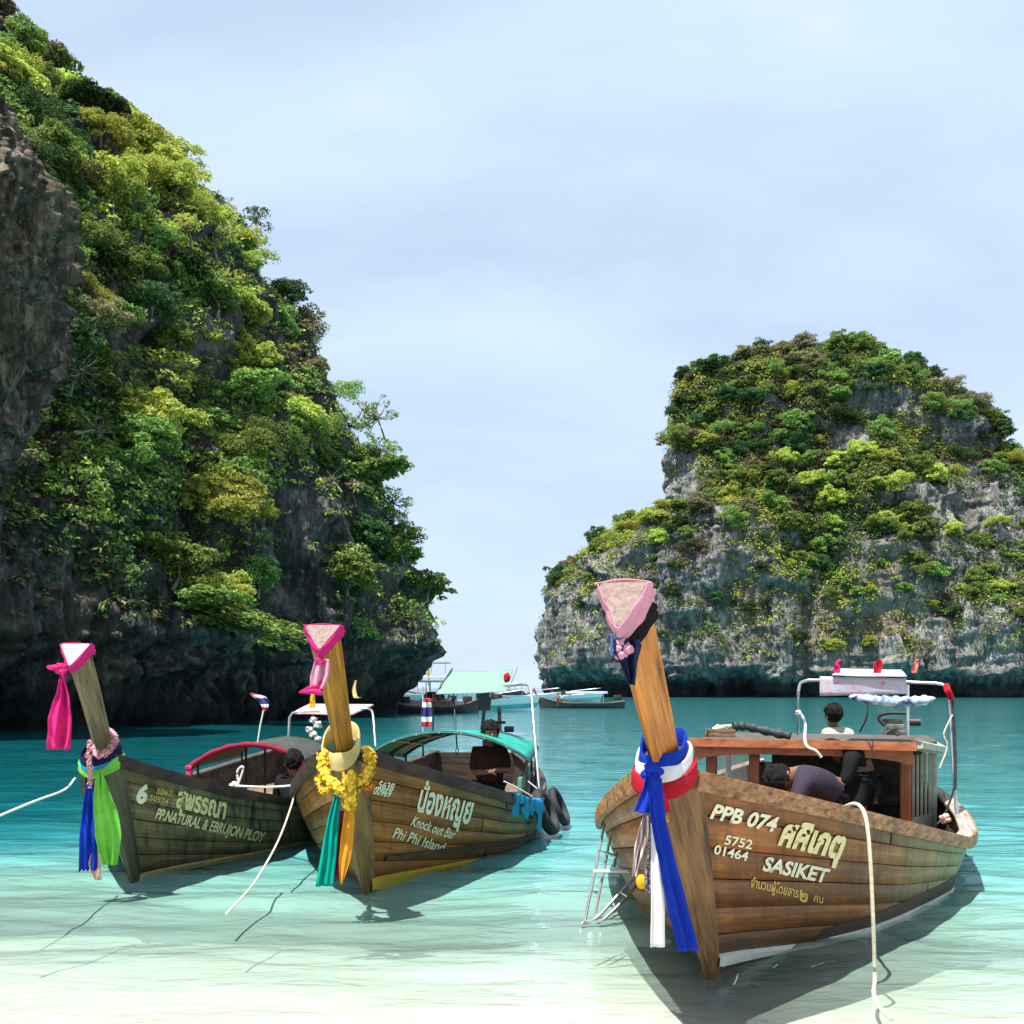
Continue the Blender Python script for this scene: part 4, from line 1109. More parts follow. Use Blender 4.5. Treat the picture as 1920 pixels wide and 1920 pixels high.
# ---------------------------------------------------------------- cloths on the prows
HOTPINK = cloth('cloth_hot_pink', (.80, .035, .26)); PINK = cloth('cloth_pale_pink', (.78, .38, .50)); NAVY = cloth('cloth_navy', (.012, .022, .07)); BLACKC = cloth('cloth_black', (.012, .012, .016))
BLUE = cloth('cloth_blue', (.012, .05, .50)); WHITEC = cloth('cloth_white', (.82, .82, .82), .06); REDC = cloth('cloth_red', (.55, .02, .04)); YELC = cloth('cloth_yellow', (.85, .52, .03)); TEALC = cloth('cloth_teal', (.0, .42, .33)); LIME = cloth('cloth_lime', (.25, .72, .10))
ORANGEC = cloth('cloth_orange', (.85, .38, .04)); PEACH = cloth('cloth_peach', (.80, .52, .42)); SKYB = cloth('cloth_sky_blue', (.03, .38, .62)); MAROON = cloth('cloth_maroon', (.35, .03, .07)); CORAL = cloth('cloth_coral', (.78, .24, .20)); PALEY = cloth('cloth_pale_yellow', (.85, .70, .30))
PURPLE = cloth('cloth_mauve', (.34, .26, .30)); LILAC = cloth('cloth_lilac', (.62, .36, .62))

def top_wrap(bt, m, name, label, lo, hi, bulge=.012, group=None, seed=0):
    """cloth wound round the top of a prow: follows the post's corners between two heights of the post (0..1 below the top)"""
    r = bt.rings; n = len(r)
    def ringat(k):
        i = int(min(k, n - 2)); f = k - i; return r[i] * (1 - f) + r[i + 1] * f
    rows_ = []
    for j, u in enumerate(np.linspace(0, 1, 15)):
        q = ringat(lerp(hi, lo, u)); c = q.mean(0)
        ang = crom(np.vstack([q, q[:1]]), 49)[:-1]
        d = ang - c; d /= np.linalg.norm(d, axis=1)[:, None]
        b_ = bulge * (.45 + math.sin(u * math.pi) + .5 * vnoise(np.c_[np.arange(48) * .33, np.full(48, u * 3 + seed), np.zeros(48)]) + .55 * np.sin(u * 15 + np.arange(48) * .5 + 2 * vnoise(np.c_[np.arange(48) * .21, np.full(48, seed), np.zeros(48)])))
        rows_.append(ang + d * np.asarray(b_)[:, None])
    mb = MB(); mb.grid(np.array(rows_), closed_v=True); o = mb.build(name, m, solid=.004)
    return tag(o, label, 'cloth', group)
def knot(mb, c, r, seed):
    for j in range(4):
        a = j * 1.6 + seed; mb.blob(c + r * .45 * V3(math.cos(a), .3 * math.sin(a * 2), math.sin(a)), (r * .62, r * .5, r * .5), seed + j, .3)
def ringcloth(bt, s0, a, b_, z0, dip, r, m, name, label, seed=0, cat='cloth', rz=1.0, back=0.0):
    """a band of cloth slung round the bow: loop in boat coordinates, lowest in front"""
    th = np.linspace(0, 2 * math.pi, 60, endpoint=False)
    s = s0 - a * np.cos(th); l_ = b_ * np.sin(th); z = z0 - dip * (np.cos(th) * .5 + .5) ** 1.4 + back * (np.cos(th) < 0) * np.abs(np.cos(th)) + .008 * np.sin(th * 3 + seed)
    p = bt.W(s, l_, z); k = 12; aa = np.arange(k) * 2 * math.pi / k
    G = []
    c = p.mean(0)
    for i in range(60):
        o_ = p[i] - c; o_[2] = 0; o_ /= np.linalg.norm(o_)
        rr = r * (1 + .12 * math.sin(i * .31 + seed) * math.sin(i * .17))
        G.append(p[i] + o_ * (np.cos(aa) * rr * .22 * (1 + .35 * np.sin(aa * 5 + i * .22)))[:, None] + V3(0, 0, 1) * (np.sin(aa) * rr * rz)[:, None])
    mb = MB(); mb.grid(np.array(G), closed_u=True, closed_v=True); o = mb.build(name, m)
    return tag(o, label, cat)

# right boat: pale pink over black at the top, navy scarf, tricolour at the bow
top_wrap(BR, PINK, 'prow_cloth', 'pale pink cloth tied round the top of the right prow', 12.1, 13.03, .010, seed=1)
top_wrap(BR, BLACKC, 'prow_cloth', 'black cloth wound under the pale pink one on the right prow', 11.3, 12.15, .007, seed=2)
kR = BR.rings[12][:2].mean(0) + V3(-.01, -.03, -.03)
mb = MB(); knot(mb, kR, .045, 3); tag(mb.build('cloth_knot', PINK), 'pale pink knot at the front of the right prow', 'knot')
YR = kR[1]
ribbon('scarf', [kR + V3(-.01, -.01, -.02), at(1172, 1200, YR), at(1176, 1235, YR), at(1184, 1284, YR + .02)], [.05, .09, .11, .06, .02], (1, .2, 0), NAVY, 'navy blue scarf hanging from the top of the right prow', 'scarf', 2, .02, 3)
ribbon('scarf', [kR + V3(-.03, -.01, -.03), at(1156, 1190, YR), at(1152, 1206, YR)], [.03, .07, .08], (1, .2, 0), cloth('cloth_steel_blue', (.10, .16, .30)), 'short grey-blue scarf end below the pink knot on the right prow', 'scarf', 1.5, .015, 8)
s0 = -1.17
ringcloth(BR, s0 + .03, .14, .095, 1.375, .12, .040, BLUE, 'bow_cloth', 'blue cloth slung round the right bow above the white one', 1, rz=1.1)
ringcloth(BR, s0 + .04, .155, .118, 1.318, .11, .045, WHITEC, 'bow_cloth', 'white cloth slung round the right bow between blue and red', 2, rz=1.05)
ringcloth(BR, s0 + .05, .165, .138, 1.255, .10, .045, REDC, 'bow_cloth', 'red cloth slung round the right bow below the white one', 3, rz=1.0)
kb = BR.W(s0 - .185, 0., 1.235)
mb = MB(); knot(mb, kb, .05, 5); tag(mb.build('cloth_knot', BLUE), 'blue knot in front of the right bow', 'knot')
Yk = kb[1] - .03
ribbon('ribbon', [kb + V3(.01, -.03, -.02), at(1232, 1520, Yk), at(1248, 1610, Yk + .03), at(1268, 1700, Yk + .07), at(1289, 1783, Yk + .1)], [.06, .075, .085, .10, .10], (1, .35, 0), BLUE, 'long blue ribbon hanging down the stem of the right boat', 'ribbon', 2.2, .014, 1)
ribbon('ribbon', [kb + V3(-.0, -.01, -.03), at(1232, 1540, Yk + .05), at(1233, 1660, Yk + .05), at(1233, 1776, Yk + .05)], [.05, .05, .058, .064], (1, .2, 0), WHITEC, 'long white ribbon hanging beside the blue one on the right bow', 'ribbon', 1.3, .008, 2)
ribbon('ribbon', [kb + V3(-.01, -.02, -.01), at(1218, 1480, Yk), at(1206, 1524, Yk)], [.05, .065, .072], (1, .2, -.1), BLUE, 'short dark blue cloth end hanging at the right bow', 'ribbon', 1.5, .012, 4)
ribbon('ribbon', [at(1236, 1470, Yk + .02), at(1243, 1500, Yk + .03), at(1252, 1522, Yk + .05)], [.03, .045, .03], (1, .3, 0), REDC, 'short red cloth end hanging at the right bow', 'ribbon', 1, .01, 6)
STRIPED = None
m, nt, n, l, b = newmat('cloth_striped_mauve')
t_ = n.new('ShaderNodeTexCoord'); sx = n.new('ShaderNodeSeparateXYZ'); l.new(t_.outputs['Object'], sx.inputs[0])
w_ = mmath(n, l, 'SINE', mmath(n, l, 'MULTIPLY', sx.outputs[0], 210.0))
l.new(ramp(n, l, w_, [(.35, (.26, .19, .20)), (.6, (.60, .52, .50))]), b.inputs['Base Color']); b.inputs['Roughness'].default_value = .9; STRIPED = m
DOTTED = simple('cloth_dark_pattern', (.03, .025, .045), (.26, .22, .26), 70, .9, lo=.45, hi=.6)
Yb = 4.72
ribbon('faded_cloth', [at(1212, 1528, Yb), at(1204, 1570, Yb), at(1194, 1610, Yb), at(1188, 1642, Yb)], [.03, .06, .055, .03, .02], (1, .2, 0), STRIPED, 'faded mauve striped cloth hanging behind the right bow ribbons', 'cloth', 2.5, .012, 3)
ribbon('faded_cloth', [at(1222, 1530, Yb), at(1222, 1600, Yb), at(1217, 1640, Yb), at(1217, 1676, Yb)], [.03, .036, .044, .04, .036], (1, .2, 0), DOTTED, 'dark patterned cloth hanging beside the striped one at the right bow', 'cloth', 2, .01, 5)
mb = MB(); mb.blob(at(1203, 1653, 4.8), (.028, .028, .036), 2, .05); tag(mb.build('float', YELC), 'small yellow float hanging at the right bow', 'float')

# middle boat: hot pink top, yellow garlands, teal and orange ribbons
top_wrap(BM, HOTPINK, 'prow_cloth', 'hot pink cloth tied round the top of the middle prow', 12.2, 13.03, .009, seed=4)
kM = BM.rings[12][:2].mean(0) + V3(-.01, -.04, -.02); YM = kM[1]
mb = MB(); knot(mb, kM, .03, 7); tag(mb.build('cloth_knot', HOTPINK), 'hot pink knot at the front of the middle prow', 'knot')
ribbon('scarf', [kM, at(603, 1240, YM), at(600, 1265, YM), at(594, 1293, YM)], [.05, .10, .13, .09], (1, .15, .2), PINK, 'pale pink scarf hanging down the middle prow', 'scarf', 2.2, .02, 3)
ribbon('scarf', [at(606, 1290, YM), at(590, 1291, YM - .02), at(575, 1293, YM - .02), at(562, 1297, YM)], [.10, .075, .05, .015], (.15, .1, 1), HOTPINK, 'hot pink scarf end blown out sideways from the middle prow', 'scarf', 2, .015, 6)
sM = -.83
ringcloth(BM, sM + .03, .155, .125, 1.25, .17, .05, PALEY, 'bow_cloth', 'pale yellow cloth folded in a V round the middle prow', 2, rz=1.3, back=.05)
def flower_mesh():
    mb = MB(); g_ = np.random.default_rng(5)
    for rg, (nr, rr, zz, ln) in enumerate(((9, .5, 0, .62), (8, .36, .18, .5), (6, .2, .32, .36))):
        for i in range(nr):
            a = i * 2 * math.pi / nr + rg * .4; d = V3(math.cos(a), math.sin(a), 0); p_ = V3(-math.sin(a), math.cos(a), 0)
            c = d * rr + V3(0, 0, zz)
            mb.add([c - d * .3, c + p_ * .26 + V3(0, 0, .1), c + d * ln * .8 + V3(0, 0, .16 + g_.uniform(-.05, .1)), c - p_ * .26 + V3(0, 0, .1)], [(0, 1, 2), (0, 2, 3)])
    mb.blob((0, 0, .05), (.5, .5, .3), 1, .1, 1)
    return mb
FLW = flower_mesh()
def garland(name, pts, r, n, m, label, parent=None, spread=1.0, seed=0):
    """marigold heads threaded close together along a string"""
    g_ = np.random.default_rng(seed); path = crom(pts, n); T = np.gradient(path, axis=0); mb = MB(); Vf = np.array(FLW.v)
    for i in range(n):
        t = T[i] / np.linalg.norm(T[i])
        for j in range(10):
            a = g_.uniform(0, 6.28); s1 = np.cross(t, V3(.3, .2, .9)); s1 /= np.linalg.norm(s1); s2 = np.cross(t, s1)
            d = s1 * math.cos(a) + s2 * math.sin(a); x = np.cross(d, t)
            M_ = np.stack([t, x, d], 1); rr = r * g_.uniform(.26, .42)
            mb.add(path[i] + d * r * g_.uniform(.3, .72) * spread + t * r * g_.uniform(-.4, .4) + (Vf * rr) @ M_.T, FLW.f)
    o = mb.build(name, m, parent, smooth=False)
    return tag(o, label, 'garland') if parent is None else o
MARI = simple('marigold_yellow', (.75, .42, .02), (.90, .66, .06), 40, .8); MARIO = simple('marigold_orange', (.72, .14, .03), (.85, .28, .05), 40, .8); MARIP = simple('flower_pink', (.70, .22, .30), (.82, .48, .50), 40, .8); MARIL = simple('flower_lilac', (.58, .28, .52), (.78, .50, .72), 40, .8)
Yg = float(BM.W(sM - .23, 0., 1.)[1])
gl_ = [at(690, 1408, Yg + .12), at(694, 1432, Yg + .05), at(682, 1462, Yg), at(655, 1480, Yg - .03), at(630, 1475, Yg), at(608, 1450, Yg + .05), at(606, 1415, Yg + .12)]
garland('flower_garland', gl_, .058, 40, MARI, 'thick yellow marigold garland looped round the middle bow', seed=1)
garland('flower_garland', [at(655, 1455, Yg - .05), at(656, 1475, Yg - .06), at(657, 1495, Yg - .06), at(655, 1510, Yg - .05)], .066, 15, MARI, 'yellow marigold tassel hanging at the front of the middle bow', seed=2)
garland('flower_garland', [at(596, 1462, Yg + .05), at(604, 1484, Yg), at(614, 1480, Yg)], .032, 9, MARI, 'small yellow garland end hanging on the left of the middle bow', seed=3)
garland('flower_garland', [at(676, 1472, Yg), at(688, 1479, Yg), at(699, 1472, Yg + .02)], .026, 9, MARIO, 'small orange garland end hanging on the right of the middle bow', seed=4)
garland('flower_garland', [at(636, 1470, Yg - .03), at(632, 1484, Yg - .03), at(640, 1492, Yg - .03)], .022, 7, MARIP, 'small pink garland between the yellow ones on the middle bow', seed=5)
ribbon('ribbon', [at(634, 1484, Yg), at(626, 1530, Yg), at(618, 1590, Yg - .01), at(608, 1662, Yg - .02)], [.035, .07, .10, .12], (1, .2, 0), TEALC, 'long teal ribbon hanging in front of the middle bow', 'ribbon', 2.5, .016, 2)
ribbon('ribbon', [at(656, 1508, Yg - .03), at(653, 1550, Yg - .03), at(648, 1600, Yg - .03), at(640, 1658, Yg - .03)], [.055, .075, .085, .075, .012], (1, .2, 0), ORANGEC, 'long orange-yellow ribbon hanging in front of the middle bow', 'ribbon', 1.6, .012, 4)
ribbon('ribbon', [at(641, 1520, Yg + .04), at(638, 1580, Yg + .04), at(630, 1645, Yg + .04)], [.03, .04, .05], (1, .2, 0), MAROON, 'thin dark red ribbon between teal and orange ones', 'ribbon', 1.5, .01, 7)

# left boat: hot pink bag of cloth, coral and lilac garland, blue, lime and peach ribbons
top_wrap(BL, HOTPINK, 'prow_cloth', 'hot pink cloth tied round the top of the left prow', 12.2, 13.02, .009, seed=6)
kL = BL.rings[12][:2].mean(0) + V3(-.13, -.03, -.0); YL = kL[1]
kL = at(116, 1254, YL)
mb = MB(); knot(mb, kL, .05, 2); mb.blob(at(103, 1251, YL), (.05, .03, .02), 3, .3); tag(mb.build('cloth_knot', HOTPINK), 'hot pink knot on the left of the left prow', 'knot')
ribbon('scarf', [kL, at(119, 1290, YL), at(116, 1330, YL), at(111, 1405, YL)], [.05, .045, .11, .165, .165], (1, .1, 0), HOTPINK, 'hot pink scarf hanging free from the left prow', 'scarf', 2, .035, 3, fray=.006)
sL = -.66
Yl = float(BL.W(sL - .22, 0., 1.)[1])
garland('flower_garland', [at(205, 1370, Yl + .25), at(216, 1385, Yl + .2), at(205, 1405, Yl + .05), at(186, 1416, Yl - .02), at(172, 1402, Yl + .02)], .036, 26, CORAL and MARIP, 'coral and pink flower garland round the left bow', seed=8)
garland('flower_garland', [at(196, 1368, Yl + .3), at(207, 1374, Yl + .3), at(214, 1386, Yl + .28)], .04, 10, MARIL, 'lilac flower garland behind the left prow', seed=9)
garland('flower_garland', [at(168, 1390, Yl), at(166, 1420, Yl - .02), at(170, 1445, Yl - .03), at(168, 1475, Yl - .03)], .026, 20, MARIP, 'pale pink flower tassel hanging at the left bow', seed=10)
ringcloth(BL, sL + .02, .19, .13, 1.13, .10, .05, NAVY, 'bow_cloth', 'navy cloth slung round the left bow', 1)
ringcloth(BL, sL + .04, .20, .15, 1.075, .10, .045, LIME, 'bow_cloth', 'lime green cloth slung round the left bow', 4)
ringcloth(BL, sL + .03, .205, .142, 1.105, .10, .018, SKYB, 'bow_cloth', 'thin light blue band between navy and lime cloths', 5)
ribbon('ribbon', [at(173, 1470, Yl - .02), at(168, 1520, Yl - .02), at(166, 1570, Yl - .02), at(165, 1632, Yl - .02)], [.07, .10, .12, .125], (1, .2, 0), BLUE, 'long royal blue ribbon hanging from the left bow', 'ribbon', 2.5, .016, 3, fray=.01)
ribbon('ribbon', [at(187, 1445, Yl - .05), at(192, 1490, Yl - .05), at(202, 1550, Yl - .04), at(206, 1622, Yl - .03)], [.03, .09, .16, .18, .10], (1, .2, 0), LIME, 'long lime green ribbon hanging from the left bow', 'ribbon', 2.6, .022, 5)
ribbon('ribbon', [at(180, 1590, Yl), at(178, 1620, Yl), at(184, 1650, Yl)], [.05, .09, .05], (1, .2, 0), PEACH, 'pale peach cloth end hanging below the blue ribbon', 'ribbon', 1.5, .015, 6)

# ---------------------------------------------------------------- right boat: cabin and gear
REDW = wood('cabin_red_wood', (.22, .065, .03), (.38, .13, .06), 2, 12, .45)
FASC = wood('cabin_fascia', (.34, .11, .045), (.52, .21, .09), 0, 10, .45)
GREYG = simple('eave_grey_green', (.26, .28, .22), (.42, .43, .36), 12, .7)
cab = empty('cabin', BR.W(5.2, .1, .2)); tag(cab, 'low reddish wooden cabin with flat roof on the right boat', 'cabin')
Rz = np.array([[BR.rt[0], BR.ax[0], 0], [BR.rt[1], BR.ax[1], 0], [0, 0, 1]])
zR = 1.05
def prism(outline, z0, z1):
    mb = MB(); o_ = np.array(outline, float); k = len(o_); a = BR.W(o_[:, 0], o_[:, 1], np.full(k, z0) if np.isscalar(z0) else np.array(z0)); b_ = BR.W(o_[:, 0], o_[:, 1], np.full(k, z1) if np.isscalar(z1) else np.array(z1))
    mb.add(np.vstack([a, b_]), [tuple(range(k))[::-1], tuple(range(k, 2 * k))] + [(i, (i + 1) % k, k + (i + 1) % k, k + i) for i in range(k)])
    return mb
roof_o = [(4.45, -1.02), (4.45, 1.06), (5.15, 1.27), (6.4, 1.20), (6.4, -1.02)]
cab_roof = prism(roof_o, zR - .012, zR + .028).build('roof', simple('roof_dark', (.05, .04, .035), (.12, .10, .085), 10, .8), cab, smooth=False)
prism([(4.43, -1.04), (4.43, 1.08), (4.47, 1.08), (4.47, -1.04)], zR - .03, zR + .05).build('roof_trim', FASC, cab_roof, smooth=False)
# arched fascia under the roof edge
ll = np.linspace(-.99, 1.05, 40); lowz = zR - .035 - np.where((ll > -.90) & (ll < .97), .065 + .05 * (np.abs(ll - .03) / .95) ** 4, .135)
mb = MB(); mb.grid(np.stack([BR.W(np.full(40, 4.50), ll, np.full(40, zR - .03)), BR.W(np.full(40, 4.50), ll, lowz), BR.W(np.full(40, 4.54), ll, lowz), BR.W(np.full(40, 4.54), ll, np.full(40, zR - .03))], 1), closed_v=True); mb.build('fascia', FASC, cab_roof, smooth=False)
mb = MB(); ev = BR.W(np.array([4.45, 5.15, 6.4]), np.array([1.09, 1.31, 1.24]), np.array([zR + .03, zR - .05, zR - .05])); mb.sweep(ev, np.array([(-.05, -.05), (.05, -.035), (.05, .02), (-.05, .05)])); mb.build('eave', GREYG, cab_roof, smooth=False)
for s_, l_ in ((4.72, -.857), (4.72, -.43), (4.72, .585), (4.72, .985)):
    mb = MB(); mb.box(BR.W(s_, l_, (.22 + zR - .04) / 2), (.10, .09, zR - .04 - .22), Rz, .008); mb.build('post', REDW, cab)
for s_, l_ in ((5.2, 1.24), (6.3, 1.15), (6.3, -.95)):
    mb = MB(); mb.box(BR.W(s_, l_, (.22 + zR - .06) / 2), (.06, .06, zR - .06 - .22), Rz, .006); mb.build('post', GREYG, cab)
for k in range(5):
    u = (k + .6) / 5.6; s_, l_ = lerp(4.76, 5.2, u), lerp(1.03, 1.24, u)
    mb = MB(); mb.box(BR.W(s_, l_, (.30 + zR - .09) / 2), (.026, .045, zR - .09 - .30), Rz, .004); mb.build('side_slat', GREYG, cab)
prism([(4.76, 1.02), (5.2, 1.235), (5.2, 1.265), (4.76, 1.05)], .22, .36).build('side_board', GREYG, cab, smooth=False)
prism([(4.70, -.95), (4.70, 1.02), (4.73, 1.02), (4.73, -.95)], .14, .30).build('front_board', REDW, cab, smooth=False)
prism([(6.25, -.45), (6.25, 1.14), (6.30, 1.14), (6.30, -.45)], .14, zR - .05).build('back_shade_board', DARKWOOD, cab, smooth=False)  # dark board raised to the roof, put in to darken the cabin inside
prism([(5.3, -.8), (5.3, .9), (5.65, .9), (5.65, -.8)], .42, .46).build('bench', DARKWOOD, cab, smooth=False)
GLASS = bpy.data.materials.new('window_glass'); GLASS.use_nodes = True
gb = GLASS.node_tree.nodes['Principled BSDF']; gb.inputs['Base Color'].default_value = (.55, .62, .58, 1); gb.inputs['Roughness'].default_value = .08; gb.inputs['Alpha'].default_value = .35
prism([(4.715, -.80), (4.715, -.49), (4.722, -.49), (4.722, -.80)], .45, .95).build('window_pane', GLASS, cab, smooth=False)
# on the roof
TARP = simple('tarp_dark', (.012, .02, .022), (.035, .05, .05), 14, .6, .4, .01)
mb = MB(); p = crom([at(1375, 1362, 10.3), at(1400, 1362, 10.3), at(1440, 1371, 10.2), at(1482, 1380, 10.1)], 30); mb.tube(p, .045 + .008 * np.sin(np.arange(30) * 1.1), 10); tag(mb.build('rolled_tarp', TARP), 'dark rolled tarpaulin lying on the cabin roof', 'tarpaulin')
cr_ = empty('crate', at(1352, 1382, 10.3)); tag(cr_, 'small worn wooden crate with rope on the cabin roof', 'crate')
c0 = at(1350, 1374, 10.3)
for dz in (-.022, .022):
    for dy in (-.09, .09):
        mb = MB(); mb.box(c0 + V3(0, dy, dz), (.27, .014, .036), Rz, .003); mb.build('slat', DECKWOOD, cr_)
for dx in (-.125, .125):
    mb = MB(); mb.box(c0 + V3(dx, 0, 0), (.016, .18, .08), Rz, .003); mb.build('end_board', DECKWOOD, cr_)
mb = MB()
for j in range(3):
    a = np.linspace(0, 6.28, 24, endpoint=False); mb.tube(np.stack([c0[0] + .02 * j + .07 * np.cos(a), c0[1] + .06 * np.sin(a), c0[2] + .045 + .014 * j + .006 * np.sin(a * 3)], -1), .008, 6, closed=True)
tag(mb.build('coiled_rope', ROPE), 'coil of thin rope in the crate on the cabin roof', 'rope')

def engine(c, sc, label, yaw=0.0):
    root = empty('boat_engine', c); tag(root, label, 'engine', 'longtail engines')
    Rm = np.array([[math.cos(yaw), -math.sin(yaw), 0], [math.sin(yaw), math.cos(yaw), 0], [0, 0, 1]])
    q = lambda x, y, z: np.array(c) + Rm @ (V3(x, y, z) * sc)
    def part(nm, m, f, par=None): mb = MB(); f(mb); return mb.build(nm, m, par or root)
    blk = part('engine_block', GREASE, lambda mb: (mb.box(q(0, 0, .12), V3(.34, .42, .22) * sc, Rm, .02), mb.box(q(.02, -.08, .26), V3(.24, .2, .10) * sc, Rm, .015)))
    part('cylinder_head', GREASE, lambda mb: [mb.box(q(-.02, -.05 + .035 * i, .33), V3(.26, .012, .09) * sc, Rm) for i in range(5)], blk)
    part('air_filter', BLACKM, lambda mb: mb.tube([q(.18, -.15, .34), q(.34, -.15, .34)], .055 * sc, 12), blk)
    part('exhaust_pipe', BLACKM, lambda mb: mb.tube(crom([q(-.12, -.1, .28), q(-.2, -.1, .40), q(-.08, -.1, .46), q(.2, -.1, .46)], 18), .026 * sc, 8), blk)
    part('pulley', BLACKM, lambda mb: mb.tube([q(0, -.27, .14), q(0, -.22, .14)], .10 * sc, 18), blk)
    part('tiller', GREASE, lambda mb: mb.tube(crom([q(0, -.1, .1), q(.05, -.6, .2), q(.08, -1.0, .22)], 10), .018 * sc, 8))
    part('propeller_shaft', GREASE, lambda mb: mb.tube([q(0, .2, .1), q(.1, 2.6, -.35)], .022 * sc, 8))
    part('mount_post', BLACKM, lambda mb: mb.tube([q(0, 0, 0), q(0, 0, -.9)], .04 * sc, 10))
    return root
engine(BR.W(7.0, .85, .92), .85, 'greasy engine standing at the stern of the right boat', -.4)

# steel frame over the stern of the right boat, with its signs and bundles
fr_ = empty('steel_frame', BR.W(4.35, 1.40, .47)); tag(fr_, 'bent steel tube frame standing over the right boat stern', 'frame')
p = np.vstack([[at(1497, 1378, 9.9), at(1497, 1296, 9.9)], crom([at(1497, 1296, 9.9), at(1501, 1281, 9.9), at(1516, 1275, 9.85)], 8)[1:], [at(1640, 1277, 9.6)], crom([at(1755, 1281, 9.3), at(1772, 1286, 9.25), at(1780, 1302, 9.2)], 8), [at(1786, 1410, 9.1), at(1795, 1536, 8.95)]])
mb = MB(); mb.tube(p, .016, 10); mb.build('tube', STEEL, fr_)
mb = MB(); mb.tube([at(1702, 1284, 10.6), at(1702, 1400, 10.6)], .018, 10); mb.build('tube', STEEL, fr_)
mb = MB(); mb.tube([at(1786, 1304, 9.16), at(1791, 1410, 9.06), at(1791, 1480, 8.98)], .014, 8); mb.build('dark_pole', BLACKM, fr_)
rope('rope', [at(1786, 1340, 9.1), at(1770, 1375, 9.1), at(1776, 1400, 9.1), at(1762, 1440, 9.1)], .007, ROPE, 'thin rope tied to the right pole of the steel frame')
rope('rope', [at(1791, 1470, 8.95), at(1782, 1500, 8.95), at(1770, 1530, 8.95), at(1758, 1545, 8.95)], .009, BLACKM, 'black cord from the steel frame pole to the stern')
def sign_mat(name, c, cols, scale):
    m, nt, n, l, b = newmat(name); t = n.new('ShaderNodeTexCoord')
    f = noise(n, l, mapping(n, l, t.outputs['Object'], (1, 1, 1.6)), scale, 4, .6, .6)
    l.new(ramp(n, l, f, cols), b.inputs['Base Color']); b.inputs['Roughness'].default_value = .5; return m
BANNER = sign_mat('banner_print', None, [(.30, (.16, .20, .42)), (.40, (.36, .35, .46)), (.50, (.44, .36, .36)), (.58, (.38, .39, .48)), (.68, (.55, .14, .16))], 9)
def panel(name, corners, th, m, label, cat, parent=None, wob=.006, nx=14, ny=6):
    a, b_, c, d = [np.array(q, float) for q in corners]
    u, v = np.meshgrid(np.linspace(0, 1, nx), np.linspace(0, 1, ny), indexing='ij'); u, v = u[..., None], v[..., None]
    G = (a * (1 - u) + b_ * u) * (1 - v) + (d * (1 - u) + c * u) * v
    nn = np.cross(b_ - a, d - a); nn /= np.linalg.norm(nn); G = G + nn * (wob * fbm(G * 4, 2))[..., None]
    mb = MB(); mb.grid(G); o = mb.build(name, m, parent, solid=th)
    if parent is None: tag(o, label, cat)
    return o
panel('banner', [at(1537, 1268, 9.55), at(1700, 1272, 9.35), at(1700, 1301, 9.35), at(1537, 1305, 9.55)], .006, BANNER, 'faded white and pink printed banner tied to the steel frame', 'banner', wob=.012)
panel('roof_board', [at(1560, 1266, 9.5), at(1700, 1268, 9.3), at(1690, 1256, 10.1), at(1575, 1255, 10.3)], .012, simple('board_white', (.36, .37, .40), (.55, .56, .58), 8, .6), 'white board lying on top of the steel frame', 'board', wob=.004)
mb = MB(); p = crom([at(1592, 1306, 9.5), at(1640, 1312, 9.4), at(1700, 1316, 9.3), at(1754, 1310, 9.2)], 36); mb.tube(p, np.interp(np.linspace(0, 1, 36), [0, .1, .5, .9, 1], [.012, .035, .055, .045, .01]) * (1 + .15 * np.sin(np.arange(36) * 1.7)), 10)
tag(mb.build('bundle', sign_mat('bundle_blue', None, [(.38, (.03, .04, .06)), (.5, (.22, .36, .55)), (.62, (.66, .70, .76))], 9)), 'blue and white rolled bundle slung under the steel frame', 'bundle')
ribbon('cloth_tie', [at(1774, 1283, 9.2), at(1779, 1296, 9.12), at(1783, 1312, 9.12)], [.05, .085, .07], (1, .1, -.2), REDC, 'red cloth tied at the corner of the steel frame', 'cloth', 1.5, .02, 2)
for x_, w_, mm, lb in ((1571, .03, HOTPINK, 'small pink flag on the left of the steel frame top'), (1646, .045, REDC, 'small red flag at the middle of the steel frame top'), (1717, .03, CORAL, 'small coral flag on the right of the steel frame top')):
    ribbon('small_flag', [at(x_ + 3, 1236, 9.5), at(x_, 1246, 9.5), at(x_ - 2, 1262, 9.5)], [.02, w_ * 2, w_ * 1.5], (1, .1, 0), mm, lb, 'flag', 1, .015, int(x_))
rope('rope', [at(1628, 1312, 9.4), at(1625, 1345, 9.4), at(1612, 1372, 9.6)], .008, BLACKM, 'black cord hanging from the bundle to the cabin roof')
rope('rope', [at(1500, 1337, 9.88), at(1506, 1346, 9.85), at(1510, 1360, 9.85), at(1509, 1385, 9.7), at(1514, 1400, 9.35), at(1530, 1408, 9.3), at(1540, 1420, 9.3)], .013, ROPE_W, 'white rope tied from the frame over the cabin roof edge')
mb = MB(); knot(mb, at(1497, 1336, 9.86), .03, 4); tag(mb.build('rope_knot', ROPE_W), 'white rope knot on the left pole of the steel frame', 'knot')
mb = MB(); knot(mb, at(1772, 1535, 8.9), .05, 9); tag(mb.build('heaped_cloth', PEACH), 'pale cloth heaped on the stern rail of the right boat', 'cloth')
# mooring rope over the rail
rope('mooring_rope', [at(1585, 1512, 6.0), at(1600, 1507, 5.75), at(1614, 1513, 5.55), at(1624, 1537, 5.46), at(1631, 1600, 5.44), at(1637, 1720, 5.46), at(1640, 1833, 5.50), at(1638, 1862, 5.30), at(1650, 1888, 5.08), at(1672, 1912, 4.90)], .0105, ROPE, 'thick cream mooring rope hanging over the side of the right boat', 90)

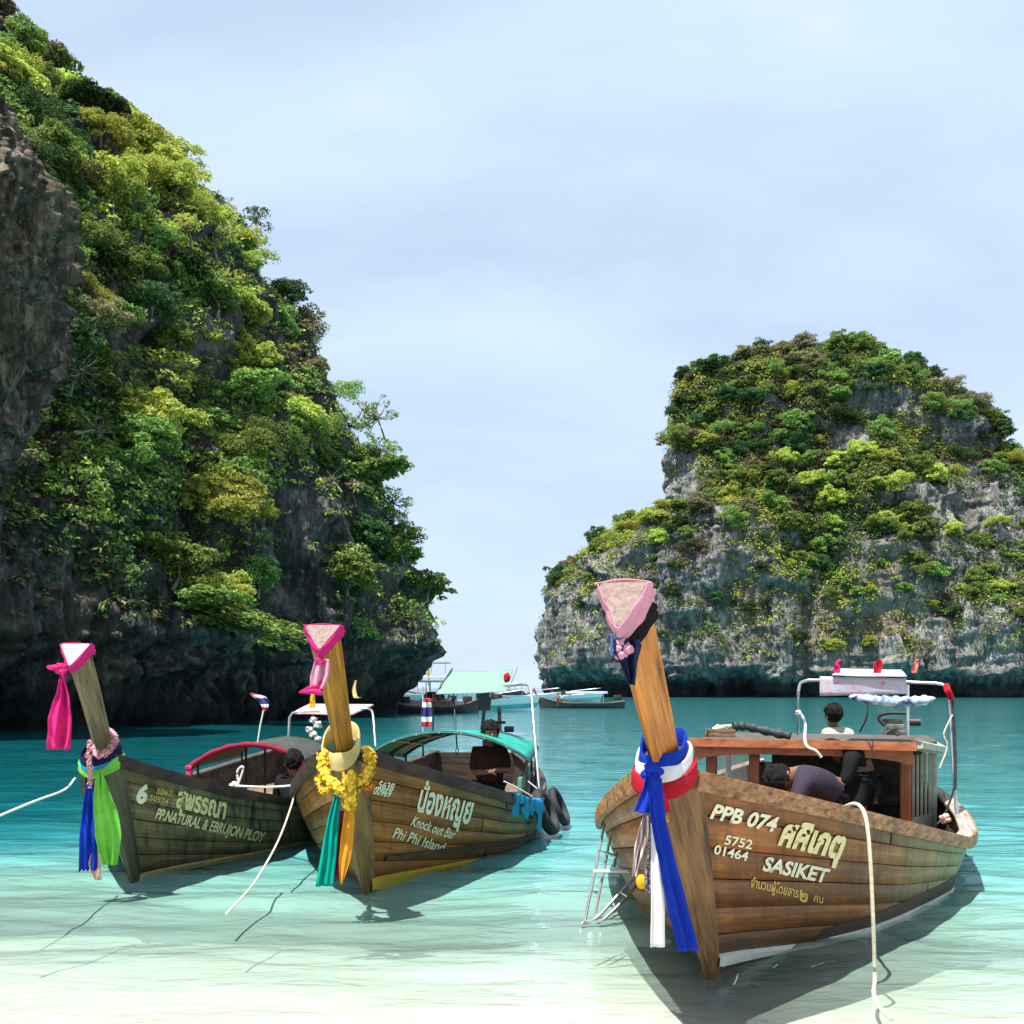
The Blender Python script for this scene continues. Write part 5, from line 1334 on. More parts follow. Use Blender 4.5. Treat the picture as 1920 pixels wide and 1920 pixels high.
# boarding ladder on the far side
lad = empty('boarding_ladder', at(1100, 1744, 6.7)); tag(lad, 'thin metal boarding ladder standing in the water beside the right boat', 'ladder')
def lt(a, b_, r=.011, nm='rail'): mb = MB(); mb.tube([a, b_], r, 8); mb.build(nm, STEEL, lad)
A = lambda x, y, d: at(x, y, d)
lt(A(1134, 1540, 7.3), A(1096, 1728, 6.8)); lt(A(1149, 1545, 7.3), A(1116, 1712, 6.8)); lt(A(1166, 1552, 7.3), A(1150, 1628, 7.1))
for (a, b_) in (((1122, 1596), (1136, 1600)), ((1138, 1600), (1155, 1606)), ((1105, 1671), (1123, 1675))): lt(A(*a, 7.05), A(*b_, 7.05), .012, 'rung')
mb = MB(); mb.box((A(1113, 1626, 6.95) + A(1186, 1641, 6.95)) / 2, (.27, .03, .02), None, .004); mb.build('step', WHITEP, lad)
mb = MB(); mb.tube(crom([A(1190, 1645, 6.9), A(1150, 1688, 6.8), A(1118, 1722, 6.7), A(1100, 1728, 6.7), A(1091, 1733, 6.68), A(1089, 1750, 6.68)], 24), .011, 8); mb.build('rail', STEEL, lad)
mb = MB(); mb.tube(crom([A(1198, 1653, 6.9), A(1165, 1692, 6.8), A(1132, 1724, 6.7), A(1122, 1726, 6.7)], 16), .011, 8); mb.build('rail', STEEL, lad)
for (a, b_) in (((1164, 1672), (1176, 1680)), ((1142, 1696), (1152, 1704))): lt(A(*a, 6.8), A(*b_, 6.8), .010, 'rung')

# ---------------------------------------------------------------- middle boat: awning and gear
AWN = simple('awning_green', (.0, .20, .15), (.01, .34, .26), 8, .55, .3, .006)
aw = empty('awning', BM.W(3.9, .24, .3)); tag(aw, 'arched green awning over the middle boat', 'awning')
def arch_pt(u, s, bt, l0, l1, zl, zr, rise, s0=3.15, tw=(0, 0)): return bt.W(s, lerp(l0, l1, u), lerp(zl, zr, u) + rise * (1 - (2 * u - 1) ** 2) ** .85 + lerp(tw[0], tw[1], u) * (s - s0))
uu = np.linspace(0, 1, 30); sA = np.linspace(3.15, 5.0, 16)
Um, Sm = np.meshgrid(uu, sA, indexing='ij')
AM = dict(bt=BM, l0=-.63, l1=1.10, zl=.90, zr=.82, rise=.27, tw=(-.09, .02))
mb = MB(); mb.grid(arch_pt(Um, Sm, **AM)); cvs = mb.build('canvas', AWN, aw, solid=.006)
for k, u in enumerate(np.linspace(0, 1, 8)):
    mb = MB(); q = arch_pt(np.full(12, u), np.linspace(3.1, 5.02, 12), **AM) - V3(0, 0, .016); mb.tube(q, .012, 6); mb.build('batten', STEEL if 0 < k < 7 else BLACKM, cvs)
for s_ in (3.14, 4.1, 5.0):
    mb = MB(); q = arch_pt(uu, np.full(30, s_), **AM) - V3(0, 0, .02); mb.tube(q, .014, 8); mb.build('hoop', simple('hoop_green', (.01, .06, .05), (.02, .12, .10), 10, .5), aw)
for s_, u in ((3.16, .02), (3.16, .98), (4.1, .98), (4.98, .02), (4.98, .98), (4.1, .02)):
    t_ = arch_pt(np.array(u), np.array(s_), **AM); mb = MB(); mb.tube([t_, t_ * V3(1, 1, 0) + V3(0, 0, .25)], .014, 8); mb.build('post', BLACKM, aw)
mb = MB()
for i in range(26):
    q = arch_pt(np.array(1.0), np.array(lerp(3.2, 4.95, i / 25)), **AM); L_ = .05 + .03 * math.sin(i * 2.3)
    mb.add([q, q + V3(.0, .035, 0), q + V3(.005, .03, -L_), q + V3(.005, .005, -L_ * .9)], [(0, 1, 2, 3)])
mb.build('fringe', simple('fringe', (.30, .38, .30), (.55, .60, .48), 20, .8), cvs)
for side, l_ in ((-1, -.62), (1, 1.08)):
    mb = MB(); q0 = BM.W(3.2, l_, .62); q1 = BM.W(4.95, l_, .62); mb.tube([q0, q1], .012, 6); mb.build('side_rail', BLACKM, aw)
GREENB = simple('green_board', (.05, .17, .12), (.09, .26, .18), 10, .6)
mb = MB(); mb.box(BM.W(3.9, 1.0, .52), (.05, 1.7, .22), np.array([[BM.rt[0], BM.ax[0], 0], [BM.rt[1], BM.ax[1], 0], [0, 0, 1]]), .01); mb.build('side_board', GREENB, BM.root)
mb = MB(); mb.tube([at(852, 1330, 12.2), at(857, 1402, 11.8)], .008, 6); a = np.linspace(0, 6.28, 16, endpoint=False); cl = at(857, 1408, 11.8); mb.tube(np.stack([cl[0] + .016 * np.cos(a), cl[1] + 0 * a, cl[2] + .032 * np.sin(a)], -1), .006, 6, closed=True)
tag(mb.build('rope', BLACKM), 'dark cord with a loop hanging behind the green awning', 'cord')
engine(at(925, 1402, 13.2), .72, 'dark engine standing behind the green awning of the middle boat', 0.2)
fm = empty('steel_frame', at(1010, 1484, 11.4)); tag(fm, 'steel tube frame at the stern of the middle boat', 'frame')
mb = MB(); mb.tube(np.vstack([[at(945, 1287, 12.6)], crom([at(978, 1283, 12.2), at(990, 1285, 12.1), at(996, 1296, 12.0)], 8), [at(1003, 1385, 11.6), at(1011, 1486, 11.3)]]), .016, 10); mb.build('tube', STEEL, fm)
mb = MB(); mb.tube([at(793, 1288, 13.2), at(793, 1385, 13.0), at(794, 1420, 12.9)], .014, 10); mb.build('tube', STEEL, fm)
MINT = cloth('tarp_mint', (.22, .36, .30), .12, .15)
panel('tarpaulin', [at(818, 1302, 12.4), at(950, 1297, 12.3), at(962, 1256, 13.6), at(846, 1258, 13.9)], .004, MINT, 'pale mint tarpaulin stretched over the middle boat stern', 'tarpaulin', wob=.02, nx=24, ny=12)
mb = MB(); mb.tube([at(816, 1303, 12.4), at(848, 1254, 14.0)], .012, 6); mb.build('tube', BLACKM, fm)
mb = MB(); mb.tube([at(952, 1296, 12.3), at(970, 1252, 13.6)], .010, 6); mb.build('tube', STEEL, fm)
mb = MB(); mb.blob(at(951, 1270, 12.2), (.04, .04, .06), 3, .25); tag(mb.build('red_lantern', REDC), 'small red lantern at the corner of the mint tarpaulin', 'lantern')
# paddle-shaped tail of the engine
mb = MB(); q = [at(x, y, 12.6) for x, y in ((897, 1332), (919, 1332), (921, 1310), (915, 1300), (901, 1300), (895, 1312))]; k = len(q)
mb.add(q + [p_ + V3(0, .05, 0) for p_ in q], [tuple(range(k)), tuple(range(k, 2 * k))[::-1]] + [(i, (i + 1) % k, k + (i + 1) % k, k + i) for i in range(k)])
mb.tube([at(908, 1330, 12.62), at(902, 1385, 12.7)], .022, 8)
tag(mb.build('oar', simple('oar_dark', (.01, .02, .025), (.025, .04, .045), 10, .5)), 'dark broad oar standing upright behind the green awning', 'oar')
mb = MB(); mb.tube([at(936, 1325, 13.6), at(938, 1390, 13.6)], .026, 8); tag(mb.build('wooden_pole', DECKWOOD), 'short wooden pole standing behind the green awning engine', 'pole')
# flag on the left pole
def thai_flag_mat(nm, zc, hgt):
    m, nt, n, l, b = newmat(nm); t = n.new('ShaderNodeTexCoord'); sx = n.new('ShaderNodeSeparateXYZ'); l.new(t.outputs['Object'], sx.inputs[0])
    f = mmath(n, l, 'MULTIPLY_ADD', sx.outputs[2], 1 / hgt, .5)
    r = ramp(n, l, f, [(0, (.45, .02, .04)), (.167, (.78, .78, .78)), (.333, (.03, .03, .16)), (.667, (.78, .78, .78)), (.833, (.45, .02, .04))])
    r.node.color_ramp.interpolation = 'CONSTANT'; l.new(r, b.inputs['Base Color']); b.inputs['Roughness'].default_value = .8; return m
ribbon('striped_flag', [at(801, 1309, 12.6), at(800, 1335, 12.6), at(800, 1362, 12.6)], [.08, .14, .12], (1, .2, .05), thai_flag_mat('flag_red_white_blue', 0, .36), 'red, white and blue striped flag on the left pole of the middle boat', 'flag', 1.8, .025, 3)
mb = MB(); mb.tube([at(812, 1300, 12.65), at(812, 1372, 12.65)], .010, 6); tag(mb.build('flagpole', BLACKM), 'thin dark flagpole behind the green awning', 'pole')
# tyres hung at the stern, blue cloth on the rail
def tyre(c, R1, r1, axis, label):
    ax_ = np.array(axis, float); ax_ /= np.linalg.norm(ax_); x = np.cross(ax_, V3(0, 0, 1)); x /= np.linalg.norm(x); y = np.cross(x, ax_)
    th = np.linspace(0, 2 * math.pi, 48, endpoint=False); aa = np.linspace(0, 2 * math.pi, 12, endpoint=False)
    G = np.array([[c + (x * math.cos(t) + y * math.sin(t)) * (R1 + r1 * .8 * np.sign(math.cos(a)) * abs(math.cos(a)) ** .7 + (.006 if (i % 2 and abs(a) < .7) else 0)) + ax_ * r1 * 1.15 * np.sign(math.sin(a)) * abs(math.sin(a)) ** .7 for a in aa] for i, t in enumerate(th)])
    mb = MB(); mb.grid(G, closed_u=True, closed_v=True)
    return tag(mb.build('tyre', RUBBER), label, 'tyre', 'tyre fenders of the middle boat')
tyre(at(1023, 1522, 10.9), .215, .055, (.93, -.20, .42), 'black tyre fender nearer to the middle boat hull')
tyre(at(1048, 1512, 11.6), .20, .04, (.94, -.18, .42), 'thinner black tyre fender, outer of the two at the middle boat stern')
Rc = BM
def rail_drape(sa, sb_, len0, len1, seed):
    s = np.linspace(sa, sb_, 26); G = []
    for i, s_ in enumerate(s):
        u = i / 25; L_ = lerp(len0, len1, u) * (.75 + .35 * math.sin(u * 9 + seed)); row = []
        for j in range(14):
            w_ = j / 13
            if w_ < .25: row.append(Rc.W(s_, float(Rc.lg(np.array(s_))) - .09 + w_ / .25 * .14, float(Rc.zg(np.array(s_))) + .045))
            else: row.append(Rc.W(s_ + .04 * w_, float(Rc.lg(np.array(s_))) + .052 + .018 * math.sin(u * 22 + j * .3 + seed), float(Rc.zg(np.array(s_))) + .04 - (w_ - .25) / .75 * L_))
        G.append(row)
    mb = MB(); mb.grid(np.array(G)); return mb
tag(rail_drape(1.45, 1.95, .20, .24, 1).build('blue_cloth', SKYB, solid=.004), 'bright blue cloth draped over the side of the middle boat', 'cloth')
tag(rail_drape(2.0, 2.75, .24, .34, 3).build('blue_cloth', SKYB, solid=.004), 'longer bright blue cloth draped further aft on the middle boat', 'cloth')
rope('rope', [at(945, 1465, 10.6), at(975, 1480, 10.7), at(1002, 1496, 10.8)], .008, ROPE_W, 'thin white rope along the stern rail of the middle boat')
rope('rope', [at(990, 1465, 11.0), at(1010, 1482, 11.0), at(1020, 1498, 11.0)], .008, ROPE_W, 'thin white rope holding the tyres of the middle boat')
rope('mooring_rope', [at(583, 1444, 9.2), at(566, 1457, 9.1), at(556, 1475, 9.0), at(545, 1515, 8.6), at(520, 1580, 8.0), at(480, 1650, 7.2), at(445, 1692, 6.7), at(424, 1714, 6.45)], .008, ROPE, 'cream mooring rope running from the middle boat down into the water', 80)

# ---------------------------------------------------------------- left boat: awning and gear
al = empty('awning', BL.W(3.2, .2, .3)); tag(al, 'low dark awning with maroon edge on the left boat', 'awning')
DARKCAN = simple('awning_dark', (.02, .025, .022), (.06, .065, .055), 8, .7)
A2 = dict(bt=BL, l0=-.37, l1=.83, zl=.74, zr=.80, rise=.22)
Um, Sm = np.meshgrid(uu, np.linspace(2.55, 4.4, 12), indexing='ij')
def arch2(u, s): return arch_pt(u, s, **A2)
mb = MB(); mb.grid(arch2(Um, Sm)); cvl = mb.build('canvas', DARKCAN, al, solid=.008)
mb = MB(); q = arch2(uu, np.full(30, 2.53)); mb.tube(q, .030 + .006 * np.sin(np.arange(30) * 1.4), 10); mb.build('maroon_edge', MAROON, cvl)
for s_, u in ((2.6, .05), (2.6, .95), (4.3, .05), (4.3, .95), (3.4, .3), (3.1, .55)):
    t_ = arch2(np.array(u), np.array(s_)); mb = MB(); mb.tube([t_, t_ * V3(1, 1, 0) + V3(0, 0, .2)], .013, 8); mb.build('post', BLACKM, al)
for u, nm, lb in ((0, 0, 'pink cloth tuft on the left end of the maroon awning edge'), (1, 1, 'pink cloth tuft on the right end of the maroon awning edge')):
    q = arch2(np.array(float(u)), np.array(2.5)); mb = MB()
    for j in range(7): mb.blob(q + V3(.02 * math.cos(j * .9), .02 * math.sin(j * .9), -.05 - .006 * j), (.018, .018, .055), j, .2)
    mb.blob(q, (.035, .035, .035), 9, .3); tag(mb.build('cloth_tuft', cloth('cloth_tuft_pink', (.72, .07, .18))), lb, 'tuft')
fl = empty('steel_frame', at(540, 1400, 13.0)); tag(fl, 'steel tube frame with pale board roof over the left boat stern', 'frame')
mb = MB(); mb.tube(np.vstack([[at(540, 1398, 12.6), at(543, 1345, 12.6)], [at(548, 1337, 12.6)], [at(600, 1334, 12.8)]]), .017, 10); mb.build('tube', STEEL, fl)
mb = MB(); mb.tube(np.vstack([[at(660, 1330, 13.4)], crom([at(690, 1329, 13.4), at(697, 1333, 13.3), at(700, 1345, 13.2)], 7), [at(704, 1400, 13.0)]]), .015, 10); mb.build('tube', STEEL, fl)
panel('roof_panel', [at(546, 1338, 12.6), at(660, 1340, 12.8), at(700, 1322, 14.2), at(580, 1321, 14.2)], .02, sign_mat('board_pink', None, [(.35, (.60, .25, .27)), (.5, (.72, .48, .50)), (.65, (.74, .72, .76))], 3), '', '', parent=fl)
mb = MB()
for j in range(5): mb.blob(at(588 + 9 * math.sin(j * 2.1), 1350 + j * 9, 12.7), (.05, .04, .045), j, .4)
tag(mb.build('hanging_bag', simple('bag_white', (.5, .46, .40), (.75, .72, .66), 14, .8)), 'crumpled white bag hanging under the left boat frame', 'bag')
mb = MB(); mb.tube([at(483, 1392, 11.0), at(488, 1360, 11.0), at(494, 1332, 11.0)], .009, 7); tag(mb.build('flag_stick', WHITEP), 'leaning white stick holding a flag on the left boat', 'stick')
ribbon('striped_flag', [at(497, 1334, 11.0), at(497, 1318, 11.0), at(488, 1309, 11.0), at(470, 1300, 11.0)], [.05, .10, .09, .03], (.9, .1, .5), thai_flag_mat('flag_small', 0, .2), 'small red, white and blue flag fluttering above the left boat', 'flag', 1.5, .02, 5)
ribbon('yellow_flag', [at(586, 1302, 13.0), at(586, 1315, 13.0), at(585, 1328, 13.0)], [.05, .07, .07], (1, .1, 0), YELC, 'small yellow flag left of the middle prow', 'flag', 1, .015, 2)
ribbon('yellow_flag', [at(667, 1276, 13.6), at(664, 1292, 13.6), at(667, 1307, 13.6), at(676, 1308, 13.6)], [.02, .05, .06, .02], (1, .1, .1), PALEY, 'thin pale yellow pennant right of the middle prow', 'flag', 1, .015, 4)
rope('mooring_rope', [BL.W(sL - .2, -.1, .93), at(120, 1481, 7.2), at(60, 1504, 6.6), at(-40, 1546, 5.9)], .0075, ROPE_W, 'white mooring rope running left from the left bow')
rope('rope', [at(448, 1474, 9.7), at(445, 1448, 9.7), at(452, 1438, 9.7), at(456, 1442, 9.7), at(448, 1466, 9.7), at(440, 1476, 9.65), at(448, 1474, 9.6), at(500, 1476, 9.5), at(552, 1473, 9.2)], .011, ROPE_W, 'white rope looped and tied along the left boat rail')
mb = MB(); knot(mb, at(440, 1473, 9.62), .045, 3); tag(mb.build('rope_knot', ROPE_W), 'white rope knot on the rail of the left boat', 'knot')

# ---------------------------------------------------------------- people
DKSHIRT = cloth('shirt_dark_mauve', (.045, .035, .055), trans=.05); DKPANT = cloth('trousers_black', (.012, .012, .015), trans=.05); TANSH = cloth('shirt_pale', (.55, .50, .44), trans=.05); BRSH = cloth('shirt_dark_brown', (.05, .022, .02), trans=.05)
def J_from(d): return {k: np.array(v, float) for k, v in d.items()}
Yp = 8.5
J = J_from(dict(pelvis=at(1560, 1500, Yp + .25), chest=at(1525, 1452, Yp), neck=at(1494, 1448, Yp - .08), head=at(1468, 1458, Yp - .12), face=(-.75, -.35, -.55),
    shoulder_l=at(1508, 1462, Yp - .2), elbow_l=at(1490, 1508, Yp - .28), wrist_l=at(1476, 1535, Yp - .3), shoulder_r=at(1512, 1450, Yp + .2), elbow_r=at(1492, 1500, Yp + .2), wrist_r=at(1478, 1532, Yp + .15),
    hip_l=at(1560, 1510, Yp + .12), knee_l=at(1548, 1560, Yp + .05), ankle_l=at(1565, 1615, Yp + .2), hip_r=at(1568, 1508, Yp + .38), knee_r=at(1560, 1555, Yp + .35), ankle_r=at(1572, 1605, Yp + .45)))
person(J, DKSHIRT, DKPANT, 'dark-haired person in dark mauve shirt bending over in front of the cabin', .5, .3)
Yp = 9.75
J = J_from(dict(pelvis=at(1618, 1470, Yp), chest=at(1612, 1412, Yp + .05), neck=at(1590, 1406, Yp + .1), head=at(1568, 1408, Yp + .12), face=(-.8, -.1, -.5),
    shoulder_l=at(1598, 1418, Yp - .18), elbow_l=at(1590, 1455, Yp - .2), wrist_l=at(1572, 1478, Yp - .2), shoulder_r=at(1604, 1412, Yp + .2), elbow_r=at(1590, 1450, Yp + .2), wrist_r=at(1575, 1470, Yp + .2),
    hip_l=at(1612, 1478, Yp - .1), knee_l=at(1600, 1525, Yp - .15), ankle_l=at(1608, 1568, Yp - .1), hip_r=at(1622, 1478, Yp + .1), knee_r=at(1618, 1525, Yp + .1), ankle_r=at(1624, 1568, Yp + .1)))
person(J, DKPANT, DKPANT, 'person in black clothes stooping inside the cabin', .9, .3)
Yp = 12.3
J = J_from(dict(pelvis=at(1572, 1440, Yp), chest=at(1570, 1385, Yp), neck=at(1563, 1364, Yp - .02), head=at(1562, 1342, Yp - .03), face=(-.35, .9, .05),
    shoulder_l=at(1547, 1376, Yp), elbow_l=at(1540, 1412, Yp + .1), wrist_l=at(1550, 1435, Yp + .3), shoulder_r=at(1592, 1378, Yp), elbow_r=at(1600, 1414, Yp + .1), wrist_r=at(1592, 1436, Yp + .3),
    hip_l=at(1562, 1444, Yp + .05), knee_l=at(1556, 1440, Yp + .48), ankle_l=at(1556, 1500, Yp + .5), hip_r=at(1584, 1444, Yp + .05), knee_r=at(1590, 1440, Yp + .48), ankle_r=at(1590, 1500, Yp + .5)))
person(J, TANSH, DKPANT, 'dark-haired person in pale shirt sitting behind the cabin, back turned', .5, .5)
Yp = 11.5
J = J_from(dict(pelvis=at(918, 1472, Yp), chest=at(918, 1418, Yp), neck=at(919, 1398, Yp), head=at(919, 1376, Yp), face=(.25, -.95, -.15),
    shoulder_l=at(893, 1410, Yp), elbow_l=at(890, 1448, Yp - .05), wrist_l=at(915, 1448, Yp - .3), shoulder_r=at(943, 1410, Yp), elbow_r=at(950, 1444, Yp - .05), wrist_r=at(930, 1444, Yp - .32),
    hip_l=at(907, 1478, Yp), knee_l=at(904, 1510, Yp - .3), ankle_l=at(904, 1540, Yp - .1), hip_r=at(930, 1478, Yp), knee_r=at(934, 1510, Yp - .3), ankle_r=at(934, 1540, Yp - .1)))
person(J, BRSH, DKPANT, 'person in dark brown shirt under the green awning with hands together', .5, .4)
Yp = 10.9
J = J_from(dict(pelvis=at(556, 1525, Yp), chest=at(553, 1472, Yp), neck=at(551, 1452, Yp), head=at(550, 1431, Yp), face=(-.5, .8, .0),
    shoulder_l=at(527, 1464, Yp), elbow_l=at(520, 1500, Yp + .05), wrist_l=at(532, 1524, Yp + .2), shoulder_r=at(580, 1464, Yp), elbow_r=at(588, 1500, Yp + .05), wrist_r=at(574, 1524, Yp + .2),
    hip_l=at(545, 1530, Yp), knee_l=at(540, 1525, Yp + .42), ankle_l=at(540, 1565, Yp + .42), hip_r=at(568, 1530, Yp), knee_r=at(574, 1525, Yp + .42), ankle_r=at(574, 1565, Yp + .42)))
person(J, DKPANT, DKPANT, 'person in black sitting in the left boat under the awning', .5, .4)
# ---------------------------------------------------------------- boats farther out
GELW = simple('gelcoat_white', (.74, .76, .77), (.82, .83, .83), 3, .25)
TEAL_SHADE = simple('teal_shade', (.05, .30, .36), (.10, .42, .48), 2, .3)  # teal shade of a white hull, put into the colour
DGLASS = simple('dark_glass', (.01, .012, .015), (.03, .035, .04), 4, .08)
def boat_frame(px, py, yaw):
    Y = EYE * F_PX / (py - HOR); o = at(px, py, Y); a = R(yaw)
    ax_ = V3(math.cos(a), math.sin(a), 0); sd = V3(-math.sin(a), math.cos(a), 0)
    return o, lambda s, l, z: o + ax_ * s + sd * l + V3(0, 0, z)
def loft_hull(fr, L, B, H, bowH, n=26, k=9, rake=.5, boxy=.35):
    G = []
    for side in (1, -1):
        pass
    rows_ = []
    for i in range(n):
        u = i / (n - 1); x = (u - .5) * L; w = B / 2 * (1 - max(0, (u - .55) / .45) ** 2.2) * (.9 + .1 * min(1, u * 4)); top = H + (bowH - H) * max(0, (u - .35) / .65) ** 1.8
        row = []
        for j in range(2 * k - 1):
            v = (j - (k - 1)) / (k - 1); f = abs(v); sg = 1 if v >= 0 else -1
            row.append(fr(x + rake * u ** 3 * f, sg * max(w, .02) * f ** boxy, -.3 + (top + .3) * f))
        rows_.append(row)
    return np.array(rows_)
def speedboat(px, py, yaw, L, label, stripe=TEAL_SHADE, canopy=True, name='speedboat'):
    o, fr = boat_frame(px, py, yaw); root = empty(name, o); tag(root, label, 'boat', 'speedboats anchored farther out')
    G = loft_hull(fr, L, L * .30, .75, 1.15)
    mb = MB(); mb.grid(G); mb.add(G[0], [tuple(range(G.shape[1]))]); hl = mb.build('hull', GELW, root)
    mb = MB(); k = G.shape[1]; mb.grid(np.stack([G[:, 0] + V3(0, 0, -.02), G[:, 2] * .3 + G[:, -3] * .7 + V3(0, 0, -.05), G[:, -1] + V3(0, 0, -.02)], 1)); mb.build('deck', GELW, root)
    for sd in (1, -2):
        j = 3 if sd == 1 else k - 4; j2 = 5 if sd == 1 else k - 6
        out = (G[:, j] - G[:, k // 2]); out[:, 2] = 0; out /= np.linalg.norm(out, axis=1)[:, None] + 1e-9
        mb = MB(); mb.grid(np.stack([G[:, j] + out * .03, (G[:, j] + G[:, j2]) / 2 + out * .05, G[:, j2] + out * .03], 1)); mb.build('side_shade_stripe', stripe, hl)  # the teal one paints the white hull's shaded side
    mb = MB(); w = L * .12
    mb.add([fr(.06 * L, -w, .8), fr(.06 * L, w, .8), fr(-.02 * L, w * .85, 1.35), fr(-.02 * L, -w * .85, 1.35), fr(-.2 * L, w, .8), fr(-.2 * L, -w, .8), fr(-.2 * L, w * .85, 1.35), fr(-.2 * L, -w * .85, 1.35)], [(0, 1, 2, 3), (1, 4, 6, 2), (0, 3, 7, 5)]); mb.build('windscreen', DGLASS, root)
    if canopy:
        for s_ in (-.36, -.02):
            for l_ in (-w, w): mb = MB(); mb.tube([fr(s_ * L, l_, .7), fr(s_ * L, l_, 2.0)], .035, 6); mb.build('post', STEEL, root)
        mb = MB(); mb.grid(np.array([[fr(lerp(-.42, .06, i / 8) * L, lerp(-1, 1, j / 6) * w * 1.2, 2.0 + .12 * (1 - (j / 3 - 1) ** 2)) for j in range(7)] for i in range(9)])); mb.build('canopy', GELW, root, solid=.06)
    for l_ in (-.4, .4):
        mb = MB(); mb.box(fr(-.52 * L, l_, .75), (.45, .4, .65), None, .08); mb.box(fr(-.53 * L, l_, .2), (.2, .16, .8), None, .03); mb.build('outboard_motor', BLACKM, root)
    mb = MB(); p = np.array([fr(s_ * L, l_, z_) for s_, l_, z_ in ((.1, -w, 1.25), (.35, -w * .7, 1.45), (.53, 0, 1.6), (.35, w * .7, 1.45), (.1, w, 1.25))]); mb.tube(crom(p, 20), .025, 6); mb.build('bow_rail', STEEL, root)
    return root
speedboat(925, 1333, -8, 5.6, 'white speedboat with teal-blue shade painted on its side, seen below the mint tarpaulin')
speedboat(800, 1336, 172, 5.2, 'white speedboat with mauve side beside the headland, left of the tarpaulin', simple('gelcoat_mauve', (.28, .22, .34), (.40, .34, .46), 2, .4))
speedboat(975, 1317, 20, 9.0, 'distant white speedboat behind the teal-shaded one', simple('gelcoat_grey', (.5, .52, .55), (.62, .64, .66), 2, .4))
speedboat(1060, 1316, 8, 8.0, 'distant pale blue speedboat left of the island foot', simple('gelcoat_blue', (.20, .42, .52), (.32, .55, .62), 2, .4), canopy=False)
# tour boat with a hardtop behind the mint tarpaulin
o, fr = boat_frame(800, 1325, 4); tb = empty('tour_boat', o); tag(tb, 'white two-deck tour boat beside the headland', 'boat')
G = loft_hull(fr, 9.0, 2.8, 1.1, 1.6); mb = MB(); mb.grid(G); mb.add(G[0], [tuple(range(G.shape[1]))]); mb.build('hull', GELW, tb)
mb = MB(); mb.grid(np.stack([G[:, 0] + V3(0, 0, -.1), G[:, -1] + V3(0, 0, -.1)], 1)); mb.build('deck', GELW, tb)
for i in range(7):
    for l_ in (-1.2, 1.2):
        mb = MB(); mb.tube([fr(-3.8 + i * 1.0, l_, .9), fr(-3.8 + i * 1.0, l_, 2.5)], .035, 6); mb.build('post', GELW, tb)
mb = MB(); mb.box(fr(-.8, 0, 2.5), (6.9, 2.7, .1), None, .03); mb.build('upper_deck', GELW, tb)
for i in range(5):
    for l_ in (-1.1, 1.1):
        mb = MB(); mb.tube([fr(-3.2 + i * 1.2, l_, 2.5), fr(-3.2 + i * 1.2, l_, 3.7)], .03, 6); mb.build('post', GELW, tb)
mb = MB(); mb.box(fr(-.8, 0, 3.75), (5.6, 2.6, .08), None, .03); mb.build('hardtop', simple('hardtop_blue', (.24, .30, .38), (.36, .42, .50), 3, .5), tb)
mb = MB(); mb.box(fr(2.0, 0, 1.7), (1.2, 2.0, 1.3), None, .15); mb.build('wheelhouse', GELW, tb)
mb = MB(); mb.box(fr(2.62, 0, 1.95), (.03, 1.7, .5), None, .01); mb.build('wheelhouse_window', DGLASS, tb)

def far_longtail(px, py, yaw, L, label, hullm, prowh, band, canopy=True):
    o, fr = boat_frame(px, py, yaw); root = empty('longtail_boat', o); tag(root, label, 'boat', 'longtail boats farther out')
    rows_ = []
    n = 30
    for i in range(n):
        u = i / (n - 1); x = (u - .5) * L; w = .62 * math.sin(math.pi * min(1, max(.03, .12 + u * .9))) ** .6 * (1 - max(0, (u - .7) / .3) ** 2 * .9); top = .42 + .55 * max(0, (u - .6) / .4) ** 2 + .15 * max(0, .2 - u) / .2
        rows_.append([fr(x + .25 * u ** 4 * abs(v), v_s * max(w, .03) * abs(v) ** .45, -.25 + (top + .25) * abs(v)) for v, v_s in [((j - 6) / 6, 1 if j >= 6 else -1) for j in range(13)]])
    G = np.array(rows_); mb = MB(); mb.grid(G); mb.add(G[0], [tuple(range(13))]); mb.build('hull', hullm, root, solid=.03)
    mb = MB(); mb.tube(G[:, 0], .04, 6); mb.build('rail', DECKWOOD, root); mb = MB(); mb.tube(G[:, -1], .04, 6); mb.build('rail', DECKWOOD, root)
    mb = MB(); mb.grid(np.stack([G[:, 3] * .5 + G[:, 9] * .5 + (G[:, 3] - G[:, 9]) * .48 + V3(0, 0, .05), G[:, 3] * .5 + G[:, 9] * .5 - (G[:, 3] - G[:, 9]) * .48 + V3(0, 0, .05)], 1)); mb.build('deck', DECKWOOD, root)
    b0 = G[-1, 0] * .5 + G[-1, -1] * .5
    mb = MB(); p = crom([b0 + fr(0, 0, 0) * 0 - V3(0, 0, .3), b0 + (fr(.18, 0, .35) - o), b0 + (fr(.35, 0, prowh) - o)], 10); mb.tube(p, np.linspace(.07, .09, 10), 6); mb.build('prow_post', STEM_M, root)
    mb = MB(); mb.tube([p[-4], p[-2]], .11, 8); mb.build('prow_ribbon', band, root)
    if canopy:
        for s_ in (-.25, .15):
            for l_ in (-.5, .5): mb = MB(); mb.tube([fr(s_ * L, l_, .3), fr(s_ * L, l_, 1.15)], .025, 6); mb.build('post', STEEL, root)
        mb = MB(); mb.grid(np.array([[fr(lerp(-.3, .2, i / 6) * L, lerp(-.65, .65, j / 6), 1.15 + .18 * (1 - (j / 3 - 1) ** 2)) for j in range(7)] for i in range(7)])); mb.build('canopy', canopy, root, solid=.03)
    mb = MB(); mb.box(fr(-.42 * L, 0, .85), (.6, .35, .4), None, .04); mb.tube([fr(-.45 * L, 0, .9), fr(-.8 * L, .1, .1)], .03, 6); mb.build('engine', BLACKM, root)
    return root
NAVYH = simple('hull_dark', (.02, .022, .028), (.05, .045, .045), 4, .5)
